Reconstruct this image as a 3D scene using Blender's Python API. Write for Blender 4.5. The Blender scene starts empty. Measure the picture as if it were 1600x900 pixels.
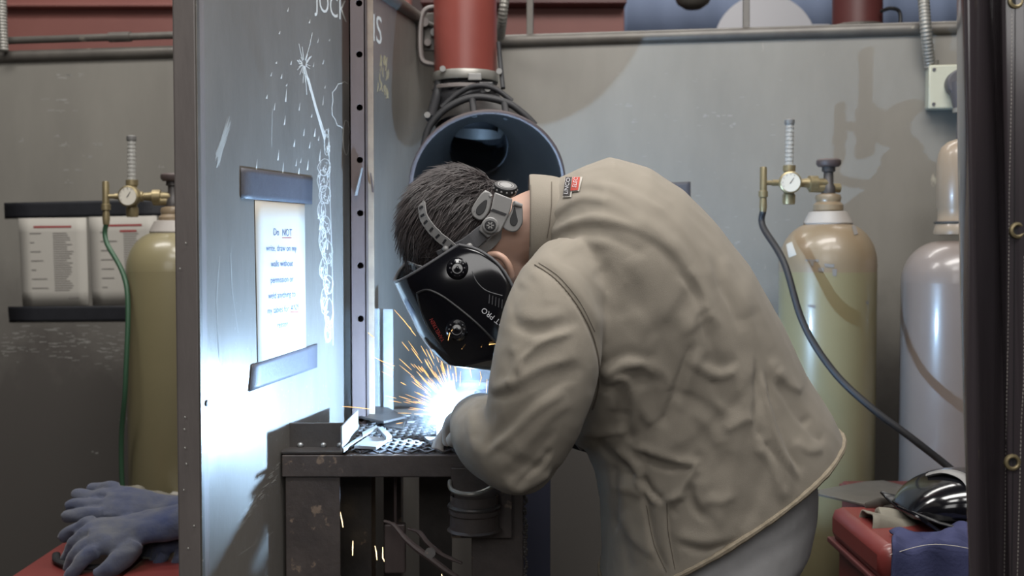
import bpy, bmesh, math, random
from mathutils import Vector, Matrix, noise
from mathutils.bvhtree import BVHTree
random.seed(11)
C = bpy.context.scene.collection
SC = bpy.context.scene
V = Vector
# ------------------------------------------------------------------ camera, world, lamps, exposure
CAMZ = 1.30; PITCH = math.atan(63/1700); FP = 1700.0
cd = bpy.data.cameras.new('camera'); cam = bpy.data.objects.new('camera', cd); C.objects.link(cam)
cd.sensor_width = 36; cd.lens = 36*FP/1600; cd.clip_start = 0.05
cam.location = (0, 0, CAMZ); cam.rotation_euler = (math.pi/2-PITCH, 0, 0)
cd.dof.use_dof = True; cd.dof.focus_distance = 1.85; cd.dof.aperture_fstop = 4.5
SC.camera = cam
SC.view_settings.view_transform = 'Standard'; SC.view_settings.look = 'None'
SC.view_settings.exposure = 0.0; SC.view_settings.gamma = 1; SC.view_settings.use_curve_mapping = False
wd = bpy.data.worlds.new('world'); SC.world = wd; wd.use_nodes = True
wd.node_tree.nodes['Background'].inputs[0].default_value = (0.92, 0.96, 1.0, 1)
wd.node_tree.nodes['Background'].inputs[1].default_value = 0.08
def area(name, loc, target, sx, sy, e, col=(1, .97, .93)):
    l = bpy.data.lights.new(name, 'AREA'); l.shape = 'RECTANGLE'; l.size = sx; l.size_y = sy; l.energy = e; l.color = col
    o = bpy.data.objects.new(name, l); C.objects.link(o); o.location = loc
    o.rotation_euler = (V(target)-V(loc)).to_track_quat('-Z', 'Y').to_euler(); return o
area('ceiling_and_fill_lamp', (0.3, 1.55, 3.3), (0.3, 2.0, 0), 1.6, .5, 54)
area('ceiling_and_fill_lamp', (-1.5, 2.2, 3.3), (-1.5, 2.5, 0), 1.2, .4, 30)
area('ceiling_and_fill_lamp', (0.5, .35, 3.3), (0.4, 2.0, 1.2), 2.2, .5, 40, (1, .98, .95))
area('ceiling_and_fill_lamp', (-.1, -.9, 2.25), (0.25, 1.9, 1.0), 2.2, 1.0, 24, (1, .98, .96))  # unseen soft fill added above the camera to flatten the shading on the welder
area('ceiling_and_fill_lamp', (0.2, 4.2, 4.4), (0.2, 5.4, 2.0), 4.0, .6, 120)
ARC_POWER = 33000.0
# ------------------------------------------------------------------ pixel -> world helpers
_f = V((0, math.cos(PITCH), -math.sin(PITCH))); _u = V((0, math.sin(PITCH), math.cos(PITCH)))
CAM = V((0, 0, CAMZ))
def ray(px, py): return V(((px-800)/FP, 0, 0)) + _f + _u*((450-py)/FP)
def W(px, py, Y):
    d = ray(px, py); return CAM + d*(Y/d.y)
def topx(p):
    q = p-CAM; z = q.dot(_f); return 800+FP*q.x/z, 450-FP*q.dot(_u)/z
WN = V((-.156, -.988, 0)).normalized(); WP = V((0, 3.17, 0))       # back wall plane
PD = V((.2032, .9791, 0)).normalized(); PN_ = V((.9791, -.2032, 0)).normalized(); PP = V((-.446, 1.897, 0))  # partition
def onplane(px, py, P0, N, off=0.0):
    d = ray(px, py); t = ((P0+N*off)-CAM).dot(N)/d.dot(N); return CAM+d*t
# ------------------------------------------------------------------ materials
def lin(c):
    c = c/255; return c/12.92 if c <= .04045 else ((c+.055)/1.055)**2.4
def col(r, g, b): return (lin(r), lin(g), lin(b), 1)
def mat(name, c, rough=.5, metal=0, c2=None, scale=8, amount=.5, bump=0, bscale=60, stretch=(1, 1, 1), coat=0, trans=0, spec=.5, sheen=0, detail=6, c3=None, s3=30, t3=.62, rvar=0):
    m = bpy.data.materials.new(name); m.use_nodes = True; nt = m.node_tree; b = nt.nodes['Principled BSDF']
    b.inputs['Base Color'].default_value = c; b.inputs['Roughness'].default_value = rough; b.inputs['Metallic'].default_value = metal
    b.inputs['Specular IOR Level'].default_value = spec
    if coat: b.inputs['Coat Weight'].default_value = coat; b.inputs['Coat Roughness'].default_value = .12
    if trans: b.inputs['Transmission Weight'].default_value = trans
    if sheen: b.inputs['Sheen Weight'].default_value = sheen
    tc = nt.nodes.new('ShaderNodeTexCoord'); mp = nt.nodes.new('ShaderNodeMapping'); mp.inputs['Scale'].default_value = stretch
    nt.links.new(tc.outputs['Object'], mp.inputs['Vector'])
    def nz(s, d=detail):
        n = nt.nodes.new('ShaderNodeTexNoise'); n.inputs['Scale'].default_value = s; n.inputs['Detail'].default_value = d; n.inputs['Roughness'].default_value = .6
        nt.links.new(mp.outputs[0], n.inputs['Vector']); return n
    last = None
    if c2:
        n = nz(scale); r = nt.nodes.new('ShaderNodeValToRGB'); r.color_ramp.elements[0].position = .5-amount/2; r.color_ramp.elements[1].position = .5+amount/2
        r.color_ramp.elements[0].color = c; r.color_ramp.elements[1].color = c2
        nt.links.new(n.outputs[0], r.inputs[0]); last = r.outputs[0]
        nt.links.new(last, b.inputs['Base Color'])
        if rvar:
            mr = nt.nodes.new('ShaderNodeMapRange'); mr.inputs['From Min'].default_value = .35; mr.inputs['From Max'].default_value = .65
            mr.inputs['To Min'].default_value = rough-rvar; mr.inputs['To Max'].default_value = rough+rvar
            nt.links.new(n.outputs[0], mr.inputs['Value']); nt.links.new(mr.outputs[0], b.inputs['Roughness'])
    if c3:
        n = nz(s3, 9); r = nt.nodes.new('ShaderNodeValToRGB'); r.color_ramp.elements[0].position = t3; r.color_ramp.elements[1].position = t3+.04
        nt.links.new(n.outputs[0], r.inputs[0]); mx = nt.nodes.new('ShaderNodeMixRGB')
        nt.links.new(r.outputs[0], mx.inputs[0]); mx.inputs[1].default_value = c
        if last: nt.links.new(last, mx.inputs[1])
        mx.inputs[2].default_value = c3; nt.links.new(mx.outputs[0], b.inputs['Base Color'])
    if bump:
        n = nz(bscale); bp = nt.nodes.new('ShaderNodeBump'); bp.inputs['Strength'].default_value = bump; bp.inputs['Distance'].default_value = .002
        nt.links.new(n.outputs[0], bp.inputs['Height']); nt.links.new(bp.outputs[0], b.inputs['Normal'])
    return m
def emis(name, c, s):
    m = bpy.data.materials.new(name); m.use_nodes = True; nt = m.node_tree; nt.nodes.remove(nt.nodes['Principled BSDF'])
    e = nt.nodes.new('ShaderNodeEmission'); e.inputs[0].default_value = c; e.inputs[1].default_value = s
    nt.links.new(e.outputs[0], nt.nodes['Material Output'].inputs[0]); return m
M = {}
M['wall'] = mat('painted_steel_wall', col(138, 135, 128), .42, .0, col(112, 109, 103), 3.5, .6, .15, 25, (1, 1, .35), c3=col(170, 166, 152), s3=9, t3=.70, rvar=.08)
def soot_and_shade(m, z0, z1, c):                      # blotchy soot plus painted shade: lower booth wall colour darkened where lamps left it bright
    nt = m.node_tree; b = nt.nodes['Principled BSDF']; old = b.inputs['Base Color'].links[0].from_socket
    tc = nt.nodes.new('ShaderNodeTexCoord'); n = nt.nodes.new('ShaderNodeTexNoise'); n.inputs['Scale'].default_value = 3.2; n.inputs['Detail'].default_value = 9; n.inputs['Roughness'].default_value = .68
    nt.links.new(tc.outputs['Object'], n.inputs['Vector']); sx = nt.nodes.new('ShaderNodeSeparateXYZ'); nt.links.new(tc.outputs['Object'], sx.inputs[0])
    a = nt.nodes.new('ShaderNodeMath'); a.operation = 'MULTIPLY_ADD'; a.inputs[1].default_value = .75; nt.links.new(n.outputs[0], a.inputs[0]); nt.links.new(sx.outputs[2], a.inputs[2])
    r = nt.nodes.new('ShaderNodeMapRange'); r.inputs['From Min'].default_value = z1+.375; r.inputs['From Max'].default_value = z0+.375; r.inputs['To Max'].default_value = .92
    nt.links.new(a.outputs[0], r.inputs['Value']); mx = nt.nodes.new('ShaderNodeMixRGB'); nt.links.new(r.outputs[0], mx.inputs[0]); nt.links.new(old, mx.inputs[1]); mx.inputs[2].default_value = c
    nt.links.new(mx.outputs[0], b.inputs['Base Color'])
soot_and_shade(M['wall'], .86, 1.28, col(84, 80, 77))
M['part'] = mat('scuffed_steel_partition', col(134, 130, 125), .38, .34, col(108, 104, 99), 4, .5, .25, 45, (1, 1, .4), c3=col(146, 143, 138), s3=26, t3=.72, rvar=.06)
M['frame'] = mat('dark_steel_frame', col(124, 117, 114), .45, .1, col(104, 98, 96), 14, .5, .3, 60, (1, 1, .25), c3=col(150, 140, 126), s3=50, t3=.72)
M['rail'] = mat('grey_pipe_rail', col(108, 104, 98), .45, .3, col(86, 82, 78), 12, .5, .2, 60, c3=col(140, 134, 124), s3=20, t3=.66)
M['post'] = mat('rusty_steel_post', col(88, 76, 74), .5, .1, col(72, 62, 61), 20, .6, .2, 70, (1, 1, .3), c3=col(118, 102, 86), s3=30, t3=.70)
M['brightsteel'] = mat('bright_mill_steel', col(170, 172, 172), .34, .55, col(130, 132, 134), 18, .6, .15, 90)
M['darksteel'] = mat('dark_hot_rolled_steel', col(84, 80, 78), .45, .35, col(60, 57, 57), 16, .6, .4, 60, c3=col(118, 104, 92), s3=35, t3=.66)
M['soot'] = mat('sooty_table_steel', col(88, 80, 77), .5, .1, col(56, 51, 51), 12, .6, .6, 45, c3=col(126, 110, 97), s3=18, t3=.60)
M['black'] = mat('black_plastic', col(34, 34, 36), .38)
M['blackgloss'] = mat('gloss_black_shell', col(15, 15, 19), .13, coat=.7)
M['greyplastic'] = mat('grey_black_plastic', col(80, 80, 83), .42)
M['silverplastic'] = mat('grey_plastic', col(128, 127, 126), .4)
M['inner'] = mat('hood_inside_metal', col(43, 40, 38), .5, 0, col(33, 31, 30), 6, .6, .2, 40, c3=col(80, 74, 66), s3=18, t3=.68)
M['red'] = mat('red_enamel_pipe', col(128, 66, 58), .34, 0, col(114, 56, 50), 5, .6, .1, 30)
M['redwall'] = mat('red_painted_beam', col(150, 98, 90), .55, 0, col(132, 82, 76), 2.5, .6)
M['darkred'] = mat('dark_red_steel', col(98, 52, 50), .45, 0, col(84, 44, 44), 4, .5)
M['banner'] = mat('blue_banner_cloth', col(96, 108, 132), .8, 0, col(84, 96, 120), 3, .6)
M['darknavy'] = mat('dark_navy_paint', col(40, 42, 56), .5)
M['rusttan'] = mat('rusty_tan_edge', col(132, 116, 98), .6, 0, col(98, 84, 74), 26, .6)
M['white'] = mat('white_paint', col(200, 200, 205), .6)
M['paper'] = mat('white_paper', col(176, 172, 164), .7)
M['papergrey'] = mat('printed_ink', col(120, 116, 112), .8)
M['ink'] = mat('blue_grey_ink', col(70, 88, 120), .7)
M['inkred'] = mat('red_ink', col(150, 66, 66), .7)
M['tape'] = mat('black_gaffer_tape', col(40, 41, 46), .5, 0, col(33, 34, 38), 30, .5, .3, 120)
M['tape2'] = mat('dark_blue_gaffer_tape', col(76, 76, 83), .55, 0, col(66, 66, 73), 30, .5, .4, 120)
M['chalk'] = mat('white_chalk', col(188, 187, 182), .9)
M['chalkfaint'] = mat('faint_chalk', col(142, 141, 136), .9)
M['chalkyellow'] = mat('yellow_chalk', col(148, 136, 108), .9)
M['tank'] = mat('olive_tan_cylinder_paint', col(138, 129, 99), .36, 0, col(127, 119, 90), 4, .6, .1, 30, coat=.3)
M['tankbrown'] = mat('brown_cylinder_shoulder_paint', col(136, 120, 98), .36, 0, col(128, 112, 90), 4, .6, coat=.3)
M['tankgrey'] = mat('taupe_cylinder_paint', col(126, 116, 110), .32, 0, col(118, 107, 101), 4, .6, coat=.4)
M['tanktan'] = mat('tan_cap_paint', col(142, 126, 108), .35, coat=.3)
M['neck'] = mat('grey_ring_paint', col(158, 152, 146), .5)
M['brass'] = mat('brass', col(156, 142, 108), .4, .6, col(132, 120, 92), 30, .5)
M['chrome'] = mat('chrome', col(128, 127, 125), .5, .4)
M['gauge'] = mat('gauge_dial', col(205, 200, 188), .4)
M['clear'] = mat('clear_tube', col(215, 215, 210), .15, trans=.6)
M['rubber'] = mat('black_rubber_hose', col(34, 34, 37), .6)
M['green'] = mat('green_hose', col(52, 84, 62), .45)
M['beige'] = mat('beige_outlet_box', col(182, 182, 164), .5, 0, col(168, 167, 150), 12, .6)
M['plug'] = mat('grey_plug_rubber', col(74, 72, 76), .5)
M['conduit'] = mat('flexible_conduit', col(140, 138, 132), .4, .4)
M['curtain'] = mat('dark_vinyl_curtain', (.042, .037, .042, 1), .22, 0, (.054, .042, .046, 1), 3, .6, .1, 12, coat=.6)
M['stitch'] = mat('white_thread', col(190, 184, 176), .8)
M['jacket'] = mat('khaki_cotton_jacket', col(134, 127, 116), .85, 0, col(128, 121, 110), 10, .6, .35, 900, sheen=.1, spec=.25)
M['jacketstitch'] = mat('jacket_thread', col(92, 84, 74), .9)
M['hem'] = mat('jacket_hem_cloth', col(146, 136, 120), .9, 0, col(122, 112, 96), 90, .5, .6, 300, spec=.2)
M['skin'] = mat('skin', col(184, 150, 133), .5, 0, col(174, 138, 120), 12, .6)
M['hair'] = mat('dark_brown_hair', col(72, 65, 64), .4, 0, col(40, 36, 38), 30, .6)
M['shirt'] = mat('grey_sweat_shirt', col(176, 175, 176), .9, 0, col(162, 161, 162), 30, .5, .3, 500)
M['jeans'] = mat('faded_denim', col(92, 95, 104), .85, 0, col(78, 81, 92), 60, .5, .4, 500)
M['boot'] = mat('brown_leather_boot', col(84, 62, 46), .55)
M['redbox'] = mat('red_tool_chest_paint', col(122, 54, 50), .38, 0, col(108, 46, 44), 6, .5, coat=.2)
M['bluecloth'] = mat('blue_suede_glove', col(50, 60, 94), .9, 0, col(90, 92, 98), 14, .42, .6, 160, sheen=.2)
M['blueclean'] = mat('royal_blue_suede', col(56, 60, 96), .88, 0, col(46, 50, 84), 20, .5, .5, 160)
M['greyglove'] = mat('grey_leather_glove', col(126, 121, 108), .75, 0, col(104, 100, 90), 16, .6, .5, 100)
M['workglove'] = mat('pale_leather_glove', col(176, 168, 160), .75, 0, col(150, 142, 132), 20, .5, .4, 120)
M['floor'] = mat('concrete_floor', col(66, 63, 61), .7, 0, col(54, 52, 50), 4, .6, .3, 30)
M['darkhall'] = mat('dark_hall_paint', col(58, 44, 44), .8, 0, col(48, 38, 38), 2, .5)
M['glass'] = mat('clear_visor', col(210, 214, 220), .06, trans=.9)
M['lens'] = mat('dark_green_lens', (.004, .008, .006, 1), .06, coat=1)
M['redtext'] = mat('red_lettering', col(160, 56, 50), .5)
M['whitetext'] = mat('white_lettering', col(196, 196, 200), .5)
M['labelblack'] = mat('label_black', col(46, 42, 42), .7)
M['labelred'] = mat('label_red', col(170, 62, 50), .7)
M['clearjar'] = M['glass']
M['spark'] = emis('glowing_spark', (1, .56, .20, 1), 2.0)
M['sparkhot'] = emis('hot_spark', (1, .74, .40, 1), 3.2)
M['arc'] = emis('arc_plasma', (.42, .67, 1, 1), ARC_POWER)
# ------------------------------------------------------------------ mesh helpers
class MB:
    def __init__(s): s.v = []; s.f = []
    def add(s, vs, fs):
        n = len(s.v); s.v += [V(p) for p in vs]; s.f += [tuple(i+n for i in f) for f in fs]; return s
    def box(s, c, size, rot=None):
        c = V(c); hx, hy, hz = [k/2 for k in size]; R = rot or Matrix.Identity(3)
        vs = [c+R@V((x*hx, y*hy, z*hz)) for x in (-1, 1) for y in (-1, 1) for z in (-1, 1)]
        return s.add(vs, [(0, 1, 3, 2), (4, 6, 7, 5), (0, 4, 5, 1), (2, 3, 7, 6), (0, 2, 6, 4), (1, 5, 7, 3)])
    def ring(s, rings, closed=True, cap=True):
        n = len(rings[0]); vs = [p for r in rings for p in r]; fs = []
        for i in range(len(rings)-1):
            for j in range(n if closed else n-1):
                k = (j+1) % n; fs.append((i*n+j, i*n+k, (i+1)*n+k, (i+1)*n+j))
        if cap and closed: fs.append(tuple(range(n))[::-1]); fs.append(tuple((len(rings)-1)*n+j for j in range(n)))
        return s.add(vs, fs)
    def tube(s, pts, r, n=10, cap=True, flat=None):
        pts = [V(p) for p in pts]; rs = r if isinstance(r, (list, tuple)) else [r]*len(pts)
        rings = []; up = None
        for i, p in enumerate(pts):
            t = (pts[min(i+1, len(pts)-1)]-pts[max(i-1, 0)]).normalized()
            if up is None: up = V((0, 0, 1)) if abs(t.z) < .9 else V((0, 1, 0))
            a = (up-t*up.dot(t))
            if a.length < 1e-5: a = V((1, 0, 0))
            a.normalize(); up = a; b = t.cross(a)
            k = flat or 1
            rings.append([p+a*(rs[i]*math.cos(q*2*math.pi/n))+b*(rs[i]*k*math.sin(q*2*math.pi/n)) for q in range(n)])
        return s.ring(rings, True, cap)
    def cyl(s, a, b, r, n=20, r2=None): return s.tube([a, b], [r, r if r2 is None else r2], n)
    def lathe(s, prof, base, axis=V((0, 0, 1)), n=32, cap=False):
        axis = V(axis).normalized(); a = axis.orthogonal().normalized(); b = axis.cross(a); base = V(base)
        rings = [[base+axis*z+(a*math.cos(q*2*math.pi/n)+b*math.sin(q*2*math.pi/n))*max(r, 1e-4) for q in range(n)] for r, z in prof]
        return s.ring(rings, True, cap)
    def prism(s, poly, d):
        n = len(poly); d = V(d); vs = [V(p) for p in poly]+[V(p)+d for p in poly]
        return s.add(vs, [tuple(range(n))[::-1], tuple(range(n, 2*n))]+[(i, (i+1) % n, n+(i+1) % n, n+i) for i in range(n)])
    def torus(s, c, axis, R, r, n=28, m=10):
        axis = V(axis).normalized(); a = axis.orthogonal().normalized(); b = axis.cross(a); c = V(c); vs = []; fs = []
        for i in range(n):
            d = a*math.cos(i*2*math.pi/n)+b*math.sin(i*2*math.pi/n)
            for j in range(m): vs.append(c+d*(R+r*math.cos(j*2*math.pi/m))+axis*(r*math.sin(j*2*math.pi/m)))
        for i in range(n):
            for j in range(m):
                k = (i+1) % n; l = (j+1) % m; fs.append((i*m+j, k*m+j, k*m+l, i*m+l))
        return s.add(vs, fs)
    def ball(s, c, rx, ry=None, rz=None, n=16, R=None):
        ry = ry or rx; rz = rz or rx; c = V(c); R = R or Matrix.Identity(3); rings = []
        for i in range(n//2+1):
            t = math.pi*i/(n//2); rr = max(math.sin(t), .001)
            rings.append([c+R@V((rx*rr*math.cos(q*2*math.pi/n), ry*rr*math.sin(q*2*math.pi/n), rz*math.cos(t))) for q in range(n)])
        return s.ring(rings, True, True)
    def mesh(s, name):
        me = bpy.data.meshes.new(name); me.from_pydata([tuple(p) for p in s.v], [], s.f); me.validate()
        bm = bmesh.new(); bm.from_mesh(me); bmesh.ops.recalc_face_normals(bm, faces=bm.faces); bm.to_mesh(me); bm.free(); return me
    def build(s, name, m, parent=None, smooth=True, bevel=0, angle=40):
        return link(name, s.mesh(name), m, parent, smooth, bevel, angle)
def link(name, me, m, parent=None, smooth=True, bevel=0, angle=40):
    o = bpy.data.objects.new(name, me); C.objects.link(o); me.materials.clear(); me.materials.append(M[m] if isinstance(m, str) else m)
    if smooth:
        try: me.shade_smooth(); me.set_sharp_from_angle(angle=math.radians(angle))
        except Exception: pass
    if bevel:
        b = o.modifiers.new('bevel', 'BEVEL'); b.width = bevel; b.segments = 2; b.limit_method = 'ANGLE'; b.angle_limit = math.radians(35)
    if parent is not None: adopt(o, parent)
    return o
def adopt(o, parent):
    o.parent = parent
    L = Matrix.Identity(4); q = parent
    while q is not None: L = (Matrix.LocRotScale(q.location, q.rotation_euler, q.scale) if q.parent is None else Matrix.LocRotScale(q.location, q.rotation_euler, q.scale)) if False else L; q = q.parent
    w = world_of(parent); o.matrix_parent_inverse = w.inverted()
def world_of(o):
    m = Matrix.LocRotScale(o.location, o.rotation_euler, o.scale)
    return world_of(o.parent) @ o.matrix_parent_inverse @ m if o.parent else m
def tag(o, label=None, cat=None, group=None, kind=None):
    if label: o['label'] = label
    if cat: o['category'] = cat
    if group: o['group'] = group
    if kind: o['kind'] = kind
    return o
def thing(name, label, cat, loc, group=None):
    o = bpy.data.objects.new(name, None); C.objects.link(o); o.location = loc; o.empty_display_size = .05
    return tag(o, label, cat, group)
def struct(o, label=None): return tag(o, label, None, None, 'structure')
TS = bpy.data.scenes.new('scratch')
def bake(o):
    TS.collection.objects.link(o); vl = TS.view_layers[0]; vl.update(); dg = vl.depsgraph
    out = bpy.data.meshes.new_from_object(o.evaluated_get(dg)); bpy.data.objects.remove(o); return out
def remesh(mb_or_mesh, voxel, smooth=2):
    me = mb_or_mesh.mesh('tmp') if isinstance(mb_or_mesh, MB) else mb_or_mesh
    o = bpy.data.objects.new('tmp', me)
    md = o.modifiers.new('r', 'REMESH'); md.mode = 'VOXEL'; md.voxel_size = voxel
    if smooth:
        s_ = o.modifiers.new('s', 'SMOOTH'); s_.factor = .5; s_.iterations = smooth
    return bake(o)
def bvh_of(me):
    bm = bmesh.new(); bm.from_mesh(me); t = BVHTree.FromBMesh(bm); bm.free(); return t
def hit(bv, px, py, off=.001):
    d = ray(px, py).normalized(); r = bv.ray_cast(CAM, d)
    if r[0] is None:
        return None
    n = r[1] if r[1].dot(d) < 0 else -r[1]
    return r[0]+n*off
def hits(bv, pts, off=.001, sub=6):
    out = []
    for i in range(len(pts)-1):
        for k in range(sub):
            t = k/sub; p = hit(bv, pts[i][0]*(1-t)+pts[i+1][0]*t, pts[i][1]*(1-t)+pts[i+1][1]*t, off)
            if p is not None: out.append(p)
    p = hit(bv, *pts[-1], off)
    if p is not None: out.append(p)
    return out
def plane_bvh(P0, N, off=0):
    a = V((0, 0, 1)); b = N.cross(a); c = P0+N*off
    return BVHTree.FromPolygons([c+a*20+b*20, c-a*20+b*20, c-a*20-b*20, c+a*20-b*20], [(0, 1, 2, 3)])
WALLBV = plane_bvh(WP, WN); PARTBV = plane_bvh(PP, PN_)
def decal(bv, quad, mb, off=.001, nx=6, ny=6):
    (a, b, c, d) = [V((q[0], q[1])) for q in quad]; vs = []
    for j in range(ny+1):
        for i in range(nx+1):
            u = i/nx; v = j/ny; p = (a*(1-u)+b*u)*(1-v)+(d*(1-u)+c*u)*v
            h = hit(bv, p.x, p.y, off)
            if h is None: return mb
            vs.append(h)
    return mb.add(vs, [(j*(nx+1)+i, j*(nx+1)+i+1, (j+1)*(nx+1)+i+1, (j+1)*(nx+1)+i) for j in range(ny) for i in range(nx)])
def text_me(s):
    cu = bpy.data.curves.new('t', 'FONT'); cu.body = s; cu.align_x = 'CENTER'; cu.align_y = 'CENTER'; cu.size = 1; cu.resolution_u = 3
    return bake(bpy.data.objects.new('t', cu))
def text_on(bv, s, cx, cy, size, mb, ang=0, xs=1, shear=(0, 0), off=.0012, bold=0):
    me = text_me(s); ca, sa = math.cos(math.radians(ang)), math.sin(math.radians(ang)); vs = []
    for v in me.vertices:
        x = v.co.x*size*xs; y = -v.co.y*size
        X = x*ca+y*sa; Y = -x*sa+y*ca
        h = hit(bv, cx+X+shear[0]*Y, cy+Y+shear[1]*X, off)
        if h is None: return mb
        vs.append(h)
    return mb.add(vs, [tuple(p.vertices) for p in me.polygons])
def spline(pts, n=8):
    pts = [V(p) for p in pts]; out = []
    for i in range(len(pts)-1):
        p0 = pts[max(i-1, 0)]; p1 = pts[i]; p2 = pts[i+1]; p3 = pts[min(i+2, len(pts)-1)]
        for k in range(n):
            t = k/n; out.append(.5*((2*p1)+(p2-p0)*t+(2*p0-5*p1+4*p2-p3)*t*t+(3*p1-p0-3*p2+p3)*t**3))
    out.append(pts[-1]); return out
# ------------------------------------------------------------------ the setting
struct(MB().box((0, 1.8, -.05), (9, 11, .1)).build('floor', 'floor', smooth=False))
struct(MB().box((0, 1.8, 4.75), (9, 11, .1)).build('ceiling', 'darkhall', smooth=False))
wd_ = V((.988, -.156, 0)); Rw = Matrix((wd_, -WN, V((0, 0, 1)))).transposed()
def wallpt(px, z, off=0):
    p = onplane(px, 387, WP, WN, off); p.z = z; return p
TOPZ = CAMZ+.585
wc = WP+wd_*.1-WN*.006
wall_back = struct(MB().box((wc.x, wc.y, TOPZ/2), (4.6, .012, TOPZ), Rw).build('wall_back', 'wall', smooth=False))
# partition on the left, running back to the rear wall
Rp = Matrix((PD, -PN_, V((0, 0, 1)))).transposed()
n0 = PP+PD*((1.700-1.897)/PD.y); n1 = PP+PD*((3.17-1.897)/PD.y)
pc = (n0+n1)/2-PN_*.003; Lp = (n1-n0).length
wall_left = struct(MB().box((pc.x, pc.y, TOPZ/2), (Lp, .006, TOPZ), Rp).build('wall_left', 'part', smooth=False))
e = n0-PN_*.020+PD*.008
MB().box((e.x, e.y, TOPZ/2), (.030, .041, TOPZ), Rp).build('edge_post', 'frame', wall_left, False, .004)
e = n0+PN_*.0012-PD*.004
MB().box((e.x, e.y, TOPZ/2), (.010, .003, TOPZ), Rp).build('edge_strip', 'rail', wall_left, False, .001)
e2 = n0-PD*.0075
scr = MB()
for k, (x, y) in enumerate([(289, 652), (288, 671), (289, 700), (291, 725), (287, 766), (303, 822), (294, 857), (281, 420), (290, 380)]):
    p = W(x, y, n0.y-.010); scr.ball(p, .0014, .0008, .0020, 8)
scr.build('paint_chip', 'chalkfaint', wall_left)
# top rails
a = n0+PD*.3; a.z = TOPZ+.014; b = n1.copy(); b.z = TOPZ+.014
o = MB().tube([a, b], .017, 14).build('trim_1', 'rail'); struct(o, 'grey pipe rail capping the left partition')
def railseg(name, px0, px1, z, r, off=0.0, m='rail'):
    return MB().tube([wallpt(px0, z, off), wallpt(px1, z, off)], r, 16).build(name, m)
tr = railseg('trim_2', 700, 1640, TOPZ+.012, .0185); struct(tr, 'grey pipe rail capping the back wall')
tr = railseg('trim_3', -160, 560, TOPZ+.010, .0185); struct(tr)
tr2 = railseg('trim_4', -160, 560, TOPZ+.060, .0115); struct(tr2)
p = wallpt(192, TOPZ+.060); MB().tube([p-wd_*.035, p+wd_*.035], .0155, 12).build('coupling', 'rail', tr2)
# uprights carrying the conduits above the wall
for k, px in enumerate((828, 1163)):
    p = wallpt(px, TOPZ+.02); o = MB().box((p.x, p.y, TOPZ+.35), (.019, .014, .68), Rw).build('upright_bar', 'rail', smooth=False, bevel=.002)
    tag(o, ['thin grey upright bar on the wall rail right of the red duct', 'thin grey upright bar on the rail in front of the blue banner'][k], 'bar')
# far hall
struct(MB().box((0, 5.9, 2.35), (9, .1, 4.7)).build('wall_far', 'darkhall', smooth=False))
struct(MB().box((-4.5, 1.8, 2.35), (.1, 11, 4.7)).build('wall_west', 'darkhall', smooth=False))
struct(MB().box((4.5, 1.8, 2.35), (.1, 11, 4.7)).build('wall_east', 'darkhall', smooth=False))
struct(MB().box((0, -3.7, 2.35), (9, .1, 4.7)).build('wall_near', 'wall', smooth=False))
def slab(name, px0, px1, py0, py1, Y, th, m, label, cat='panel', bevel=.003):
    a = W(px0, py1, Y); b = W(px1, py0, Y); zlo = min(a.z, b.z); 
    mb = MB().box(((a.x+b.x)/2, Y+th/2, (a.z+b.z)/2), (abs(b.x-a.x), th, abs(b.z-a.z)))
    return tag(mb.build(name, m, smooth=False, bevel=bevel), label, cat)
# red beam and panels seen above the wall
rb = thing('red_beam', 'long pale red painted steel beam above the wall, left of partition', 'beam', W(100, 110, 4.2))
slabb = MB(); a = W(-150, 130, 4.2); b = W(640, -40, 4.2)
slabb.box(((a.x+b.x)/2, 4.25, (a.z+b.z)/2), (b.x-a.x, .08, b.z-a.z)).build('web', 'redwall', rb, False, .004)
MB().box(((a.x+b.x)/2, 4.20, W(0, 12, 4.2).z), (b.x-a.x, .10, .012)).build('flange', 'redwall', rb, False, .003)
rb2 = thing('red_beam', 'red steel beam behind the wall between red duct and blue banner', 'beam', W(870, 110, 4.2))
a = W(660, 110, 4.2); b = W(976, 8, 4.2)
MB().box(((a.x+b.x)/2, 4.25, (a.z+b.z)/2), (b.x-a.x, .08, b.z-a.z)).build('web', 'redwall', rb2, False, .004)
MB().box(((a.x+b.x)/2, 4.19, b.z), (b.x-a.x, .14, .02)).build('flange', 'darkred', rb2, False, .003)
bn = thing('blue_banner', 'blue cloth banner with a white disc hanging behind the wall', 'banner', W(1240, 110, 4.6))
a = W(974, 120, 4.6); b = W(1560, -60, 4.6); vs = []; nx = 80
for i in range(nx+1):
    x = a.x+(b.x-a.x)*i/nx
    for z in (a.z, b.z): vs.append(V((x, 4.62+.008*math.sin(x*23)+.004*math.sin(x*51), z)))
mb = MB().add(vs, [(2*i, 2*i+2, 2*i+3, 2*i+1) for i in range(nx)])
o = mb.build('cloth', 'banner', bn); sd = o.modifiers.new('t', 'SOLIDIFY'); sd.thickness = .004
c = W(1196, 72, 4.595); c.y = 4.60; MB().cyl(c, c+V((0, .004, 0)), .217, 48).build('white_disc', 'white', bn)
lt = MB(); bb = plane_bvh(V((0, 4.598, 0)), V((0, -1, 0)))
for s_, x in (('T', 1198), ('H', 1232)): pass
for (x0, x1) in ((1180, 1202), (1212, 1222), (1228, 1240), (1270, 1296), (1384, 1400)): decal(bb, [(x0, 38), (x1, 38), (x1, 60), (x0, 60)], lt, .001, 1, 1)
lt.build('lettering', 'white', bn)
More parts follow.
